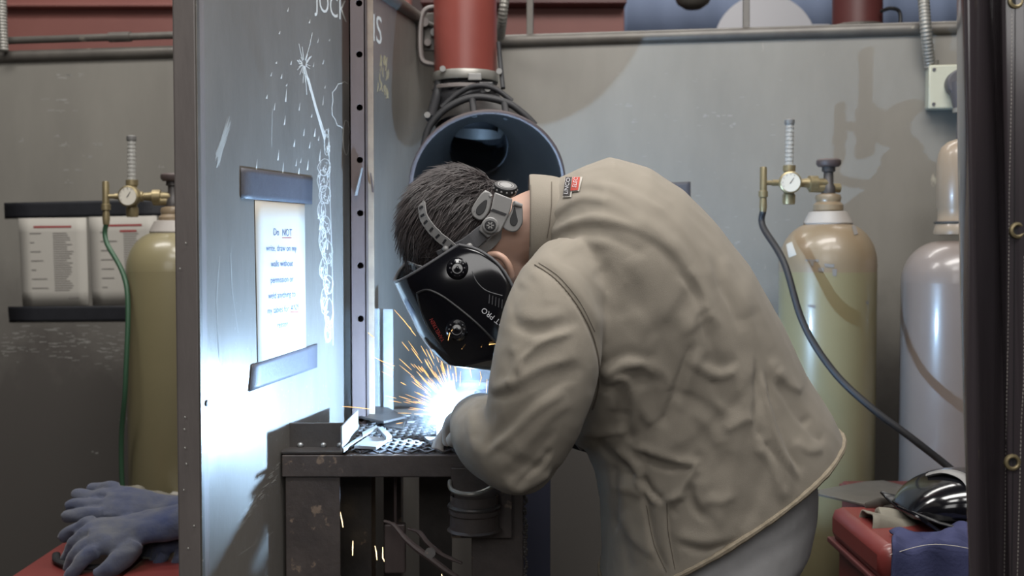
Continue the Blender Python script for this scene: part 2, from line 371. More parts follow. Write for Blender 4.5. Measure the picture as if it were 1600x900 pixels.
# dark lamp bell seen at top
p = W(1083, -14, 3.9); lb = thing('hanging_lamp', 'round grey lamp bowl hanging in front of the blue banner', 'lamp', p)
MB().lathe([(.001, -.065), (.03, -.062), (.055, -.045), (.072, -.01), (.075, .02), (.05, .06), (.02, .09)], p, n=28).build('bowl', 'rail', lb)
MB().cyl(p+V((0, 0, .08)), V((p.x, p.y, 4.72)), .008).build('stem', 'rail', lb)
# second red duct far right
p = W(1340, 44, 3.5); fd = thing('exhaust_duct', 'dark red exhaust duct coming down behind the wall at right', 'duct', p)
MB().tube([V((p.x, p.y, 1.75)), V((p.x-.012, p.y, 4.70))], .078, 28).build('pipe', 'darkred', fd)
MB().torus(W(1340, 44, 3.5), (0, 0, 1), .080, .006).build('band', 'rail', fd)
MB().cyl(V((p.x, p.y, 1.62)), V((p.x, p.y, 1.76)), .055, 20).build('nozzle', 'redwall', fd)
q = spline([W(1376, 18, 3.42), W(1392, 13, 3.40), W(1406, 20, 3.40), W(1406, 52, 3.40)], 6); MB().tube(q, .006, 8).build('handle', 'black', fd)
# flexible conduits and outlet
def conduit(pts, r, name, label, pitch=.0095):
    P = spline(pts, 14); L = [0]
    for i in range(1, len(P)): L.append(L[-1]+(P[i]-P[i-1]).length)
    n = int(L[-1]/pitch*4); pp = []; rr = []; j = 0
    for k in range(n+1):
        s_ = L[-1]*k/n
        while j < len(L)-2 and L[j+1] < s_: j += 1
        t = (s_-L[j])/max(L[j+1]-L[j], 1e-6); pp.append(P[j]*(1-t)+P[j+1]*t); rr.append(r*(1+.09*math.cos(k*math.pi/2)))
    return tag(MB().tube(pp, rr, 14).build(name, 'conduit', angle=80), label, 'conduit')
wy = wallpt(1450, 0).y-.035
conduit([W(1436, -260, wy), W(1440, -60, wy), W(1444, 10, wy-.02), W(1447, 50, wy-.025), W(1453, 103, wy+.005)], .0145, 'flexible_conduit', 'ribbed grey conduit running down to the beige outlet box')
conduit([W(792, -260, 3.05), W(790, -40, 3.05), W(786, 20, 3.05), W(781, 60, 3.12)], .013, 'flexible_conduit', 'ribbed grey conduit hanging just right of the red duct')
conduit([W(4, -260, 3.38), W(3, -20, 3.38), W(4, 40, 3.38), W(6, 80, 3.38)], .014, 'flexible_conduit', 'ribbed grey conduit at the far left edge above the rail')
ob = thing('outlet_box', 'beige square outlet box with a plug in it on the wall', 'outlet', wallpt(1480, CAMZ+.3))
oc = onplane(1486, 138, WP, WN, .026)
MB().box(oc, (.125, .050, .112), Rw).build('box', 'beige', ob, True, .006)
fo = oc+WN*.030; MB().box(fo, (.131, .010, .118), Rw).build('cover_plate', 'beige', ob, True, .005)
for dx, dz in ((-.052, .046), (-.052, -.046), (.052, .046), (.052, -.046)):
    p = fo+wd_*dx+V((0, 0, dz))+WN*.005; MB().cyl(p, p+WN*.003, .0045, 10).build('screw', 'plug', ob)
p = oc+wd_*.004-V((0, 0, .060)); MB().cyl(oc-wd_*.048+V((0, 0, .056)), oc-wd_*.048+V((0, 0, .075)), .016, 16).build('conduit_nut', 'conduit', ob)
cord = thing('power_plug', 'dark grey rubber plug in the beige outlet with hanging cable', 'plug', wallpt(1490, CAMZ+.2, .08))
pl = fo+wd_*.010+V((0, 0, .004))+WN*.008
MB().cyl(pl, pl+WN*.040, .037, 26).build('plug_head', 'plug', cord, bevel=.004)
MB().tube([pl+WN*.026, pl+WN*.030-V((0, 0, .035)), pl+WN*.030-V((0, 0, .068))], [.030, .027, .019], 16).build('plug_neck', 'plug', cord)
MB().cyl(pl+WN*.030-V((0, 0, .066)), pl+WN*.030-V((0, 0, .078)), .021, 18).build('collar', 'conduit', cord)
q = pl+WN*.030-V((0, 0, .07)); MB().tube(spline([q, q-V((0, 0, .1)), q-V((-.01, .0, .3)), V((q.x+.01, q.y, .40)), V((q.x+.06, q.y, .02)), V((q.x+.3, q.y, .012))], 8), .0095, 10).build('cable', 'plug', cord)
# ------------------------------------------------------------------ notices on the back wall
def sheet(bv, quad, m, name, label, cat, parent=None, off=.0012, th=.0006):
    mb = decal(bv, quad, MB(), off, 6, 6); o = mb.build(name, m, parent)
    sd = o.modifiers.new('t', 'SOLIDIFY'); sd.thickness = th; sd.offset = 0
    if label: tag(o, label, cat)
    return o
def notice(quad, label, seed, head):
    random.seed(seed); t = thing('notice', label, 'notice', hit(WALLBV, (quad[2][0]+quad[3][0])/2, quad[2][1], .001))
    sheet(WALLBV, quad, 'paper', 'sheet', None, None, t)
    (x0, y0), (x1, y1), (x2, y2), (x3, y3) = quad; ln = MB(); hd = MB()
    def bar(u0, u1, v, h, mb):
        def q(u, v): return ((x0*(1-u)+x1*u)*(1-v)+(x3*(1-u)+x2*u)*v, (y0*(1-u)+y1*u)*(1-v)+(y3*(1-u)+y2*u)*v)
        decal(WALLBV, [q(u0, v), q(u1, v), q(u1, v+h), q(u0, v+h)], mb, .0026, 1, 1)
    for (u0, u1, v) in head: bar(u0, u1, v, .022, hd)
    hd.build('heading', 'inkred', t)
    for k in range(26):
        bar(.50, .68+random.random()*.12, .17+k*.026, .009, ln)
        if k % 4 == 0: bar(.16, .22+random.random()*.2, .17+k*.026, .010, ln)
    bar(.70, .86, .905, .014, ln)
    ln.build('text_lines', 'papergrey', t)
notice([(29, 341), (135, 340), (139, 477), (36, 478)], 'white printed notice with red heading, left one on back wall', 3, [(.22, .78, .09)])
notice([(139, 339), (245, 337), (250, 475), (145, 477)], 'white printed notice partly behind the left gas cylinder', 4, [(.22, .78, .09), (.45, .7, .155)])
sheet(WALLBV, [(7, 317), (262, 311), (262, 336), (8, 341)], 'tape', 'tape_strip', 'black tape strip along the top of the two notices', 'tape', None, .0018)
sheet(WALLBV, [(13, 479), (262, 477), (262, 501), (15, 503)], 'tape', 'tape_strip', 'black tape strip along the bottom of the two notices', 'tape', None, .0018)
sheet(WALLBV, [(1030, 286), (1079, 284), (1079, 312), (1030, 314)], 'tape2', 'tape_strip', 'dark tape patch on the back wall just behind the bent back', 'tape')
# marks on the back wall
sc = MB()
random.seed(5)
def drop(bv, pts, w0, w1, mb, off=.0004):
    n = len(pts)-1
    for i in range(n):
        a = V(pts[i]); b = V(pts[i+1]); d = b-a; m_ = V((-d.y, d.x)).normalized(); wa = w0+(w1-w0)*i/n; wb = w0+(w1-w0)*(i+1)/n
        decal(bv, [tuple(a+m_*wa/2), tuple(b+m_*wb/2), tuple(b-m_*wb/2), tuple(a-m_*wa/2)], mb, off, 1, 1)
def stroke(bv, pts, w, mb, off=.0004):
    for i in range(len(pts)-1):
        a = V(pts[i]); b = V(pts[i+1]); d = (b-a); n = V((-d.y, d.x)); n = n.normalized()*w/2 if n.length > 0 else V((w/2, 0))
        decal(bv, [tuple(a+n), tuple(b+n), tuple(b-n), tuple(a-n)], mb, off, 1, 1)
for (x, y, w) in [(85, 120, 46), (80, 158, 44), (95, 174, 48), (100, 226, 26), (88, 212, 12), (110, 266, 24), (105, 283, 10), (150, 225, 14), (135, 243, 12), (32, 219, 8), (125, 118, 8), (975, 163, 30), (1125, 178, 26), (1143, 196, 8), (1150, 380, 8), (1190, 350, 10), (1100, 180, 8), (985, 189, 10), (1188, 654, 14), (1000, 770, 22), (942, 805, 14), (192, 654, 16), (146, 708, 8), (250, 260, 6)]:
    for k in range(4):
        xx = x+random.uniform(-w/2, w/2); yy = y+random.uniform(-3, 3); l = random.uniform(2, w*.3+3); stroke(WALLBV, [(xx, yy), (xx+l, yy+random.uniform(-.8, .8))], random.uniform(.8, 2.4), sc)
random.seed(15)
for k in range(130):
    x = random.uniform(0, 195); y = random.gauss(535, 16); stroke(WALLBV, [(x, y), (x+random.uniform(2, 14), y+random.uniform(-1, 1))], random.uniform(.5, 1.3), sc)
for k in range(60):
    x = random.uniform(960, 1250); y = random.uniform(110, 420); stroke(WALLBV, [(x, y), (x+random.uniform(2, 8), y+random.uniform(-1, 1))], random.uniform(.4, 1.1), sc)
sc.build('scuff_marks', 'chalkfaint', wall_back)
# ------------------------------------------------------------------ gas cylinders
def cylinder_body(name, cx, Y, toppx, label, mbody, mshoulder, r=.122, cap=False, split=.0):
    X = (cx-800)/FP*Y; base = V((X, Y, 0)); zt = W(cx, toppx, Y).z          # top of neck ring
    t = thing(name, label, 'gas cylinder', base)
    hs = zt-.155                                                            # where the shoulder begins
    MB().lathe([(.001, 0), (r*.9, 0), (r, .02), (r, hs-split)], base, n=56).build('body', mbody, t)
    prof = [(r, hs-split)]+[(r, hs)]
    for k in range(1, 12):
        a = k/11*math.pi/2*.92; prof.append((r*(.30+.70*math.cos(a)) if k > 0 else r, hs+.105*math.sin(a)))
    MB().lathe(prof, base, n=56).build('shoulder', mshoulder, t)
    return t, base, zt, hs
def regulator(t, base, z, side=-1, flow=True, hosem='rubber'):
    """brass valve, gauge, flow meter tube; z = valve stem foot"""
    b = V((base.x, base.y, z))
    MB().lathe([(.038, -.040), (.038, -.026), (.030, -.018), (.033, -.008), (.030, .0), (.016, .004), (.016, .016)], b, n=24).build('neck_ring', 'tankbrown', t)
    MB().lathe([(.010, 0), (.018, .004), (.018, .020), (.013, .028), (.012, .058), (.017, .060), (.017, .072), (.004, .074)], b, n=18, cap=True).build('valve', 'darksteel', t)
    MB().lathe([(.004, .070), (.026, .072), (.031, .078), (.031, .088), (.026, .092), (.004, .091)], b, n=18, cap=True).build('handwheel', 'post', t)
    ax = V((side, -.12, 0)).normalized(); p = b+V((0, 0, .030))
    MB().lathe([(.012, 0), (.012, .03), (.019, .031), (.019, .052), (.013, .054), (.010, .075), (.014, .077), (.014, .088), (.008, .09), (.008, .15)], p, ax, 14, True).build('inlet', 'brass', t)
    MB().cyl(p-ax*.03+V((0, 0, -.012)), p+ax*.05+V((0, 0, -.012)), .012, 12).build('outlet_nut', 'brass', t)
    g = p+ax*.105; fr = V((-.1, -1, 0)).normalized()
    gg = MB(); gg.lathe([(.002, 0), (.026, 0), (.028, .008), (.028, .026), (.024, .028)], g-fr*.0, fr, 30, False).build('gauge_body', 'brass', t)
    d = g+fr*.0262; MB().cyl(d, d+fr*.001, .0245, 30).build('gauge_dial', 'gauge', t)
    nd = MB(); nd.box(d+fr*.002+V((.003, 0, .004)), (.0015, .001, .018), Matrix.Rotation(.6, 3, 'Y'))
    for k in range(9):
        a = math.radians(-30+k*30); nd.box(d+fr*.002+V((math.cos(a)*.020, 0, math.sin(a)*.020)), (.0018, .001, .0018))
    nd.build('gauge_needle', 'labelblack', t)
    MB().lathe([(.014, -.055), (.016, -.05), (.016, -.03), (.013, -.028), (.013, .028), (.016, .030), (.016, .044)], g, n=16, cap=True).build('meter_body', 'brass', t)
    MB().cyl(g+V((0, 0, .044)), g+V((0, 0, .150)), .0105, 16).build('flow_tube', 'clear', t)
    tk = MB()
    for k in range(9): tk.torus(g+V((0, 0, .055+k*.0105)), (0, 0, 1), .0107, .0009, 14, 5)
    tk.build('scale_marks', 'papergrey', t)
    MB().lathe([(.012, .148), (.013, .150), (.013, .160), (.006, .163)], g, n=14, cap=True).build('tube_cap', 'chrome', t)
    q = g+ax*.068
    MB().cyl(g, q, .006, 10).build('link_pipe', 'brass', t)
    MB().lathe([(.008, .040), (.009, .036), (.009, -.02), (.012, -.022), (.012, -.036), (.008, -.038), (.010, -.060), (.008, -.075)], q, n=12, cap=True).build('hose_fitting', 'brass', t)
    return q+V((0, 0, -.072))
Yc = 2.80
t1, b1, zt1, hs1 = cylinder_body('gas_cylinder', 1293, Yc, 318, 'olive tan gas cylinder with gauge, behind the bent person', 'tank', 'tankbrown', split=.02)
MB().lathe([(.060, -.055), (.062, -.050), (.048, -.022), (.040, -.02)], V((b1.x, b1.y, zt1)), n=32).build('neck_band', 'neck', t1)
h1 = regulator(t1, b1, zt1+.022)
tb = bvh_of(MB().lathe([(.122, 0), (.122, hs1)]+[(.122*(.30+.70*math.cos(k/11*math.pi/2*.92)), hs1+.105*math.sin(k/11*math.pi/2*.92)) for k in range(1, 12)], b1, n=80).mesh('x'))
st = MB(); decal(tb, [(1320, 350), (1350, 349), (1362, 378), (1336, 384)], st, .0012); decal(tb, [(1229, 382), (1238, 378), (1245, 398), (1233, 403)], st, .0012); st.build('sticker', 'paper', t1)
st = MB(); decal(tb, [(1330, 354), (1336, 353), (1340, 366), (1334, 368)], st, .002, 2, 2); decal(tb, [(1340, 352), (1347, 352), (1356, 368), (1346, 372)], st, .002, 2, 2)
for (x, y, w, h_) in [(1258, 405, 22, 4), (1266, 408, 6, 8), (1288, 412, 16, 6), (1300, 420, 8, 12), (1262, 476, 12, 5), (1270, 478, 5, 4), (1278, 418, 10, 7), (1352, 470, 5, 6)]:
    decal(tb, [(x, y), (x+w, y+.5), (x+w-1, y+h_), (x+1, y+h_-1)], st, .0012, 3, 2)
st.build('stencil_marks', 'papergrey', t1)
t2, b2, zt2, hs2 = cylinder_body('gas_cylinder', 1498, 2.74, 345, 'taupe gas cylinder with tan safety cap, beside the dark curtain', 'tankgrey', 'tankgrey', r=.1375)
MB().lathe([(.060, -.035), (.062, -.030), (.058, -.012), (.052, .0), (.052, .03), (.055, .035), (.0555, .14), (.053, .165), (.045, .185), (.030, .198), (.012, .204), (.001, .205)], V((b2.x, b2.y, zt2)), n=40).build('safety_cap', 'tanktan', t2)
MB().torus(V((b2.x, b2.y, zt2-.004)), (0, 0, 1), .058, .003).build('cap_ring', 'darksteel', t2)
tb2 = bvh_of(MB().lathe([(.1375, 0), (.1375, hs2)], b2, n=80).mesh('x'))
st = MB()
for (x, y, w, h_) in [(1452, 407, 8, 7), (1440, 412, 7, 4), (1464, 410, 10, 5), (1488, 406, 16, 12), (1420, 408, 12, 2)]: decal(tb2, [(x, y), (x+w, y+.5), (x+w-1, y+h_), (x+1, y+h_-1)], st, .0012, 3, 2)
st.build('stencil_marks', 'papergrey', t2)
t3, b3, zt3, hs3 = cylinder_body('gas_cylinder', 271, 2.93, 333, 'olive gas cylinder standing half hidden behind the left partition', 'tank', 'tank')
MB().lathe([(.060, -.055), (.062, -.050), (.048, -.022), (.040, -.02)], V((b3.x, b3.y, zt3)), n=32).build('neck_band', 'neck', t3)
h3 = regulator(t3, b3, zt3+.014)
tb3 = bvh_of(MB().lathe([(.122, 0), (.122, hs3)], b3, n=80).mesh('x'))
st = MB(); decal(tb3, [(243, 410), (262, 408), (260, 412), (245, 414)], st, .0012, 3, 2); decal(tb3, [(246, 416), (258, 417), (258, 420), (246, 420)], st, .0012, 3, 2); st.build('stencil_marks', 'papergrey', t3)
# hoses
tag(MB().tube(spline([h3, h3-V((0, .0, .05)), W(198, 450, 2.83), W(196, 600, 2.80), W(190, 740, 2.84), V((-1.0, 2.84, .015)), V((-1.5, 2.9, .015))], 10), .0065, 10).build('gas_hose', 'green'), 'thin green hose hanging from the left cylinder regulator', 'hose')
tag(MB().tube(spline([h1, h1-V((0, 0, .04)), W(1225, 410, 2.66), W(1255, 505, 2.60), W(1302, 580, 2.55), W(1360, 636, 2.5), W(1425, 685, 2.47), W(1492, 738, 2.46), W(1560, 800, 2.40), W(1640, 960, 2.3), V((1.2, 2.3, .012)), V((1.5, 2.3, .012))], 10), .0085, 12).build('gas_hose', 'rubber'), 'long black hose sagging from the regulator of the right cylinder', 'hose')
# ------------------------------------------------------------------ perforated post in front of the partition
pp_ = thing('perforated_post', 'upright steel post with a row of round holes by the partition', 'post', V((-.326, 2.30, 0)))
xl = W(547, 387, 2.30).x; xr = W(572, 387, 2.30).x; zt = 2.35; cx_ = (xl+xr)/2; wv = xr-xl
zs = [W(563, y, 2.30).z for y in (5, 85, 168, 250, 333, 415, 498)]; pitch = zs[0]-zs[1]
zall = [zs[0]+pitch*k for k in (2, 1)]+zs+[zs[-1]-pitch*k for k in (2, 3, 4, 5, 6)]
mb = MB(); hx = W(563, 387, 2.30).x; hw = .011; zc = zt
mb_f = []
for z in zall:
    if zc-(z+hw) > 0: mb.add([(xl, 2.3, z+hw), (xr, 2.3, z+hw), (xr, 2.3, zc), (xl, 2.3, zc)], [(0, 1, 2, 3)])
    mb.add([(xl, 2.3, z-hw), (hx-hw, 2.3, z-hw), (hx-hw, 2.3, z+hw), (xl, 2.3, z+hw)], [(0, 1, 2, 3)])
    mb.add([(hx+hw, 2.3, z-hw), (xr, 2.3, z-hw), (xr, 2.3, z+hw), (hx+hw, 2.3, z+hw)], [(0, 1, 2, 3)])
    n = 16; vs = []; 
    for q in range(n):
        a = q*2*math.pi/n+math.pi/4; c_, s_ = math.cos(a), math.sin(a); k = hw/max(abs(c_), abs(s_))
        vs.append((hx+c_*k, 2.3, z+s_*k))
    for q in range(n):
        a = q*2*math.pi/n+math.pi/4; vs.append((hx+.0068*math.cos(a), 2.3, z+.0068*math.sin(a)))
    for q in range(n):
        a = q*2*math.pi/n+math.pi/4; vs.append((hx+.0068*math.cos(a), 2.304, z+.0068*math.sin(a)))
    mb.add(vs, [(q, (q+1) % n, n+(q+1) % n, n+q) for q in range(n)]+[(n+q, n+(q+1) % n, 2*n+(q+1) % n, 2*n+q) for q in range(n)])
    zc = z-hw
mb.add([(xl, 2.3, 0), (xr, 2.3, 0), (xr, 2.3, zc), (xl, 2.3, zc)], [(0, 1, 2, 3)])
mb.build('perforated_face', 'post', pp_, True, angle=30)
MB().box((xl+.0015, 2.322, zt/2), (.003, .044, zt)).build('side_flange', 'post', pp_, False)
MB().box((xr-.0015+.0005, 2.322, zt/2), (.003, .044, zt)).build('side_flange', 'post', pp_, False)
MB().box((cx_, 2.345, zt/2), (wv, .003, zt)).build('back_face', 'post', pp_, False)
MB().box((xr+.0065, 2.335, zt/2), (.013, .006, zt)).build('lip', 'rusttan', pp_, False, .001)
pt = MB().tube([W(556, 305, 2.292), W(560, 288, 2.290), W(566, 262, 2.290)], [.012, .011, .008], 8, flat=.25).build('tape_scrap', 'silverplastic'); tag(pt, 'crumpled grey tape scrap stuck on the perforated post', 'tape')
pt = MB().tube([W(583, 300, 2.318), W(581, 285, 2.316), W(579, 270, 2.316)], [.006, .005, .003], 8, flat=.4).build('tape_scrap', 'post'); tag(pt, 'brown torn tape end at the right side of the post', 'tape')
# bright upright channel at the back of the table
ch = thing('steel_channel', 'bright upright steel channel standing at the back of the table', 'channel', W(598, 655, 2.44))
zb = .915; ztc = W(598, 483, 2.44).z; x0 = W(576, 483, 2.44).x; x1 = W(614, 483, 2.44).x
MB().prism([(x0, 2.44, zb), (x0+.003, 2.44, zb), (x0+.018, 2.46, zb), (x1-.024, 2.46, zb), (x1-.022, 2.44, zb), (x1, 2.44, zb), (x1, 2.443, zb), (x1-.020, 2.443, zb), (x1-.022, 2.463, zb), (x0+.016, 2.463, zb), (x0, 2.443, zb)], (0, 0, ztc-zb)).build('channel', 'brightsteel', ch, False)
# ------------------------------------------------------------------ sign and tape on the partition
sg = thing('warning_sign', 'white paper sign about not writing on the walls, taped to partition', 'sign', hit(PARTBV, 440, 562, .001))
sheet(PARTBV, [(397, 306), (475, 314), (477, 550), (402, 566)], 'paper', 'sheet', None, None, sg)
tx = MB(); rd = MB()
lines = [('Do', 430, 363, 16, tx), ('NOT', 447, 364, 16, tx), ('write, draw on my', 438, 388, 14.5, tx), ('walls without', 439, 412, 14.5, tx), ('permission or', 439, 437, 14.5, tx), ('weld anything to', 439, 461, 14.5, tx), ('my tables for', 433, 484, 14.5, tx), ('ANY', 459, 481, 14.5, tx), ('reason', 440, 507, 14.5, tx)]
for s_, x, y, sz, mm in lines: text_on(PARTBV, s_, x, y, sz*1.0, mm, 0, .44, (0, (390-y)*.0012), .0022)
for (xa, xb, y) in ((439, 454, 371), (452, 465, 487)): decal(PARTBV, [(xa, y), (xb, y), (xb, y+1.2), (xa, y+1.2)], rd, .0022, 1, 1)
tx.build('handwriting', 'ink', sg, False); rd.build('underline', 'inkred', sg, False)
sheet(PARTBV, [(375, 262), (487, 277), (486, 319), (375, 310)], 'tape2', 'tape_strip', 'dark tape strip holding the top of the white warning sign', 'tape', None, .0020)
sheet(PARTBV, [(392, 570), (494, 537), (494, 574), (388, 612)], 'tape2', 'tape_strip', 'dark tape strip holding the bottom of the white warning sign', 'tape', None, .0020)
# chalk drawings and scratches
ck = MB(); random.seed(8)
def cstroke(pts, w): stroke(PARTBV, pts, w, ck, .0005)
for k in range(34):                                                # star burst
    a = random.uniform(0, 2*math.pi); L = random.uniform(8, 22)*(2.0 if abs(math.sin(a)) > .75 else 1); w = .9
    if -.2 < a % (2*math.pi) < 0: continue
    c0 = (475+math.cos(a)*3, 98+math.sin(a)*5); m_ = (475+math.cos(a)*L*.35, 98+math.sin(a)*L*.6+random.uniform(-2, 2)); cstroke([c0, m_, (475+math.cos(a)*L*.62, 98+math.sin(a)*L*1.25-3)], w)
cstroke([(479, 118), (492, 165), (507, 218)], 3.2); cstroke([(482, 122), (495, 170), (509, 214)], 1.2)
for (x, y) in [(437, 50), (450, 14), (497, 62), (505, 96), (490, 100), (440, 118), (447, 145), (417, 150), (429, 165), (445, 186), (468, 165), (487, 180), (475, 205), (460, 222), (435, 240), (484, 225), (470, 250), (463, 252), (481, 255), (505, 155), (508, 135), (432, 97), (455, 97), (424, 115), (448, 132), (484, 32), (515, 62), (401, 256), (442, 262), (498, 215), (492, 205), (467, 266), (500, 240), (500, 350), (505, 345), (498, 330), (508, 365), (512, 378), (507, 388)]:
    l = random.uniform(2, 14) if y > 140 else random.uniform(2, 5); drop(PARTBV, [(x+.8, y-l*.6), (x, y), (x-.5, y+l*.6), (x-1, y+l)], .2, random.uniform(1.4, 2.8), ck)
# the chalk hand/arm outline down the right side of the panel
def blobloop(cx, cy, rx, ry, w, a0=0, a1=6.3, wob=.12):
    pts = []
    for k in range(13):
        a = a0+(a1-a0)*k/12; q = 1+random.uniform(-wob, wob); pts.append((cx+math.cos(a)*rx*q, cy+math.sin(a)*ry*q))
    cstroke(pts, w)
for (cx, cy, rx, ry) in [(510, 222, 4, 20), (506, 262, 10, 14), (504, 282, 8, 18), (507, 305, 9, 14), (502, 330, 6, 16), (508, 350, 8, 14), (504, 375, 6, 20), (511, 395, 8, 18), (505, 420, 6, 18), (513, 445, 8, 16), (506, 470, 5, 20), (514, 490, 7, 22), (512, 520, 5, 16)]:
    blobloop(cx, cy, rx, ry, .8); blobloop(cx, cy, rx*.7, ry*.8, .6, 0, 4)
    for k in range(7): x = cx+random.uniform(-rx, rx)*.7; y = cy+random.uniform(-ry, ry)*.7; cstroke([(x, y), (x+random.uniform(-4, 4), y+random.uniform(-7, 7)), (x+random.uniform(-4, 4), y+random.uniform(3, 11))], random.uniform(.4, 1.0))
blobloop(535, 165, 17, 38, 1.2, 1.5, 5.2); blobloop(541, 215, 5, 30, 1.0)
cstroke([(513, 200), (515, 300), (519, 420), (520, 540)], .8)
text_on(PARTBV, 'JOCK', 517, 10, 48, ck, 0, .42, (0, .42), .0005)
text_on(PARTBV, 'IS', 589, 48, 62, ck, 0, .36, (0, .50), .0005)
ck.build('chalk_drawing', 'chalk', wall_left, False)
cy_ = MB(); random.seed(3)
for k in range(22):
    x = random.uniform(589, 607); y = random.uniform(92, 148); stroke(PARTBV, [(x, y-8), (x+random.uniform(-2, 2), y), (x+random.uniform(-2, 2), y+7)], 1.5, cy_, .0005)
cy_.build('yellow_chalk_patch', 'chalkyellow', wall_left, False)
ss = MB(); random.seed(21)
for k in range(26):
    x = random.gauss(0, 2.2); drop(PARTBV, [(357+x*.4+random.uniform(-2, 2), 180+random.uniform(0, 22)), (347+x, 222), (339+x*.8, 248+random.uniform(-8, 14))], .3, random.uniform(.5, 1.8), ss)
for (pts) in [[(343, 400), (338, 470), (342, 560)], [(360, 395), (362, 450), (372, 520)], [(425, 170), (424, 230)], [(412, 505), (430, 490)], [(318, 425), (316, 455)]]: stroke(PARTBV, pts, .9, ss)
for k in range(240):
    x = random.uniform(312, 520); y = random.gauss(610, 80)
    if y > 890 or y < 350: continue
    stroke(PARTBV, [(x, y), (x+random.uniform(-1, 1), y+random.uniform(.8, 4))], random.uniform(.4, 1.3), ss)
for k in range(46):
    x = random.uniform(365, 434); y = 895-(x-300)*1.35+random.uniform(-10, 10)+20; stroke(PARTBV, [(x, y), (x+6, y-5)], random.uniform(.6, 1.6), ss)
for k in range(9): x = 372+k*6; stroke(PARTBV, [(x, 868-k*4), (x+7, 863-k*4)], .9, ss)
ss.build('scratch_marks', 'chalkfaint', wall_left, False)
hl = MB()
for (x, y) in ((314, 632), (322, 630)):
    p = hit(PARTBV, x, y, .0012); hl.ball(p, .0015, .0045, .0055, 10)
hl.build('bolt_hole', 'rubber', wall_left)
# ------------------------------------------------------------------ fume extraction hood
hd = thing('fume_hood', 'round metal fume hood hanging from a red duct above the welder', 'fume hood', V((-.06, 2.6, 1.4)))
mc = W(762, 290, 2.50); tc_ = W(750, 236, 2.715); ax = (tc_-mc).normalized(); hl_ = (tc_-mc).length
Rm = 119/FP*2.50; Rt = 47/FP*2.715
MB().lathe([(Rm-.004, .002), (Rm*.93, .03), (Rm*.78, hl_*.45), (Rm*.60, hl_*.75), (Rt, hl_), (Rt, hl_+.05), (Rt+.004, hl_+.05), (Rt+.004, hl_), (Rm*.60+.005, hl_*.75), (Rm*.78+.006, hl_*.45), (Rm*.93+.006, .03), (Rm+.002, 0)], mc, ax, 64).build('cone', 'inner', hd)
MB().torus(mc, ax, Rm, .0055, 64, 8).build('rolled_rim', 'post', hd)
te = tc_+ax*.05; top = W(727, 150, 2.80)
el = spline([tc_+ax*.035, tc_+ax*.10, V(((tc_.x+top.x)/2, 2.82, top.z-.03)), V((top.x, 2.83, top.z+.04)), V((top.x, 2.83, top.z+.12))], 12)
rr = [(.072+.006*(k % 2)) for k in range(len(el))]
MB().tube(el, rr, 28, False).build('flexible_sleeve', 'blackgloss' if False else 'rubber', hd, True, 0, 80)
dt = V((top.x, 2.83, 0)); zb_ = W(727, 116, 2.83).z
MB().tube([V((dt.x, dt.y, zb_)), V((dt.x-.02, dt.y, 4.69))], .0815, 40).build('red_duct_pipe', 'red', hd)
MB().lathe([(.0835, -.022), (.085, -.020), (.085, .0), (.0835, .002)], V((dt.x, dt.y, zb_)), n=40).build('clamp_band', 'conduit', hd)
MB().lathe([(.086, -.045), (.088, -.043), (.088, -.036), (.086, -.034)], V((dt.x, dt.y, zb_)), n=40).build('clamp_band', 'frame', hd)
p = W(742, 120, 2.745); MB().box(p, (.034, .006, .018)).build('clamp_screw', 'chrome', hd, False, .002)
MB().lathe([(.078+.005*(k % 2), -.05-.011*k) for k in range(10)], V((dt.x, dt.y, zb_)), n=36).build('ribbed_collar', 'rubber', hd, True, 0, 80)
MB().lathe([(.074, 0), (.100, -.03), (.112, -.05)], W(752, 168, 2.76), (0, .2, 1), 36).build('cone_shoulder', 'inner', hd)
# guard hoop and its brackets
def tubeP(L, r, name, m='rubber', par=hd, n=10): return MB().tube(spline([W(*q) for q in L], 8), r, n).build(name, m, par)
tubeP([(662, 228, 2.60), (672, 196, 2.60), (700, 168, 2.60), (742, 152, 2.60), (790, 160, 2.60), (818, 178, 2.60), (836, 196, 2.60)], .0085, 'guard_hoop')
tubeP([(690, 168, 2.63), (715, 147, 2.63), (745, 134, 2.62), (775, 140, 2.63), (800, 158, 2.63)], .0065, 'guard_hoop')
tubeP([(738, 155, 2.60), (741, 180, 2.56)], .008, 'hoop_stay'); tubeP([(788, 160, 2.60), (792, 184, 2.56)], .008, 'hoop_stay')
tubeP([(690, 112, 2.80), (682, 150, 2.78), (672, 185, 2.70)], .012, 'side_strut'); tubeP([(779, 66, 2.78), (782, 100, 2.77), (786, 138, 2.74)], .006, 'side_strut')
MB().prism([W(748, 128, 2.64), W(770, 128, 2.64), W(776, 146, 2.64), (W(750, 146, 2.64))], (0, .012, 0)).build('bracket', 'black', hd, False, .002)
for (x, y, Y) in ((762, 139, 2.632), (692, 108, 2.76), (668, 180, 2.66), (780, 112, 2.75)): MB().cyl(W(x, y, Y), W(x, y, Y)+V((0, -.008, 0)), .0075, 12).build('bolt', 'chrome', hd)
# wall bracket of the duct, left of it
br = thing('duct_bracket', 'dark oval steel bracket bolted beside the red duct', 'bracket', W(668, 100, 2.86))
MB().tube(spline([W(692, 12, 2.84), W(668, 14, 2.84), W(658, 32, 2.84), (W(657, 80, 2.84)), W(664, 98, 2.84), W(692, 101, 2.84)], 8), .0075, 10, flat=1.6).build('loop_frame', 'frame', br)
MB().box(W(678, 50, 2.88), (.055, .008, .10)).build('back_plate', 'rail', br, False, .003)
for (x, y, r_) in ((663, 34, .012), (679, 50, .011), (668, 66, .009)): MB().cyl(W(x, y, 2.872), W(x, y, 2.84), r_, 14).build('bolt_head', 'chrome' if r_ == .011 else 'frame', br)
MB().tube([W(650, 30, 2.87), W(690, 44, 2.85)], .006, 8).build('rod', 'rail', br)
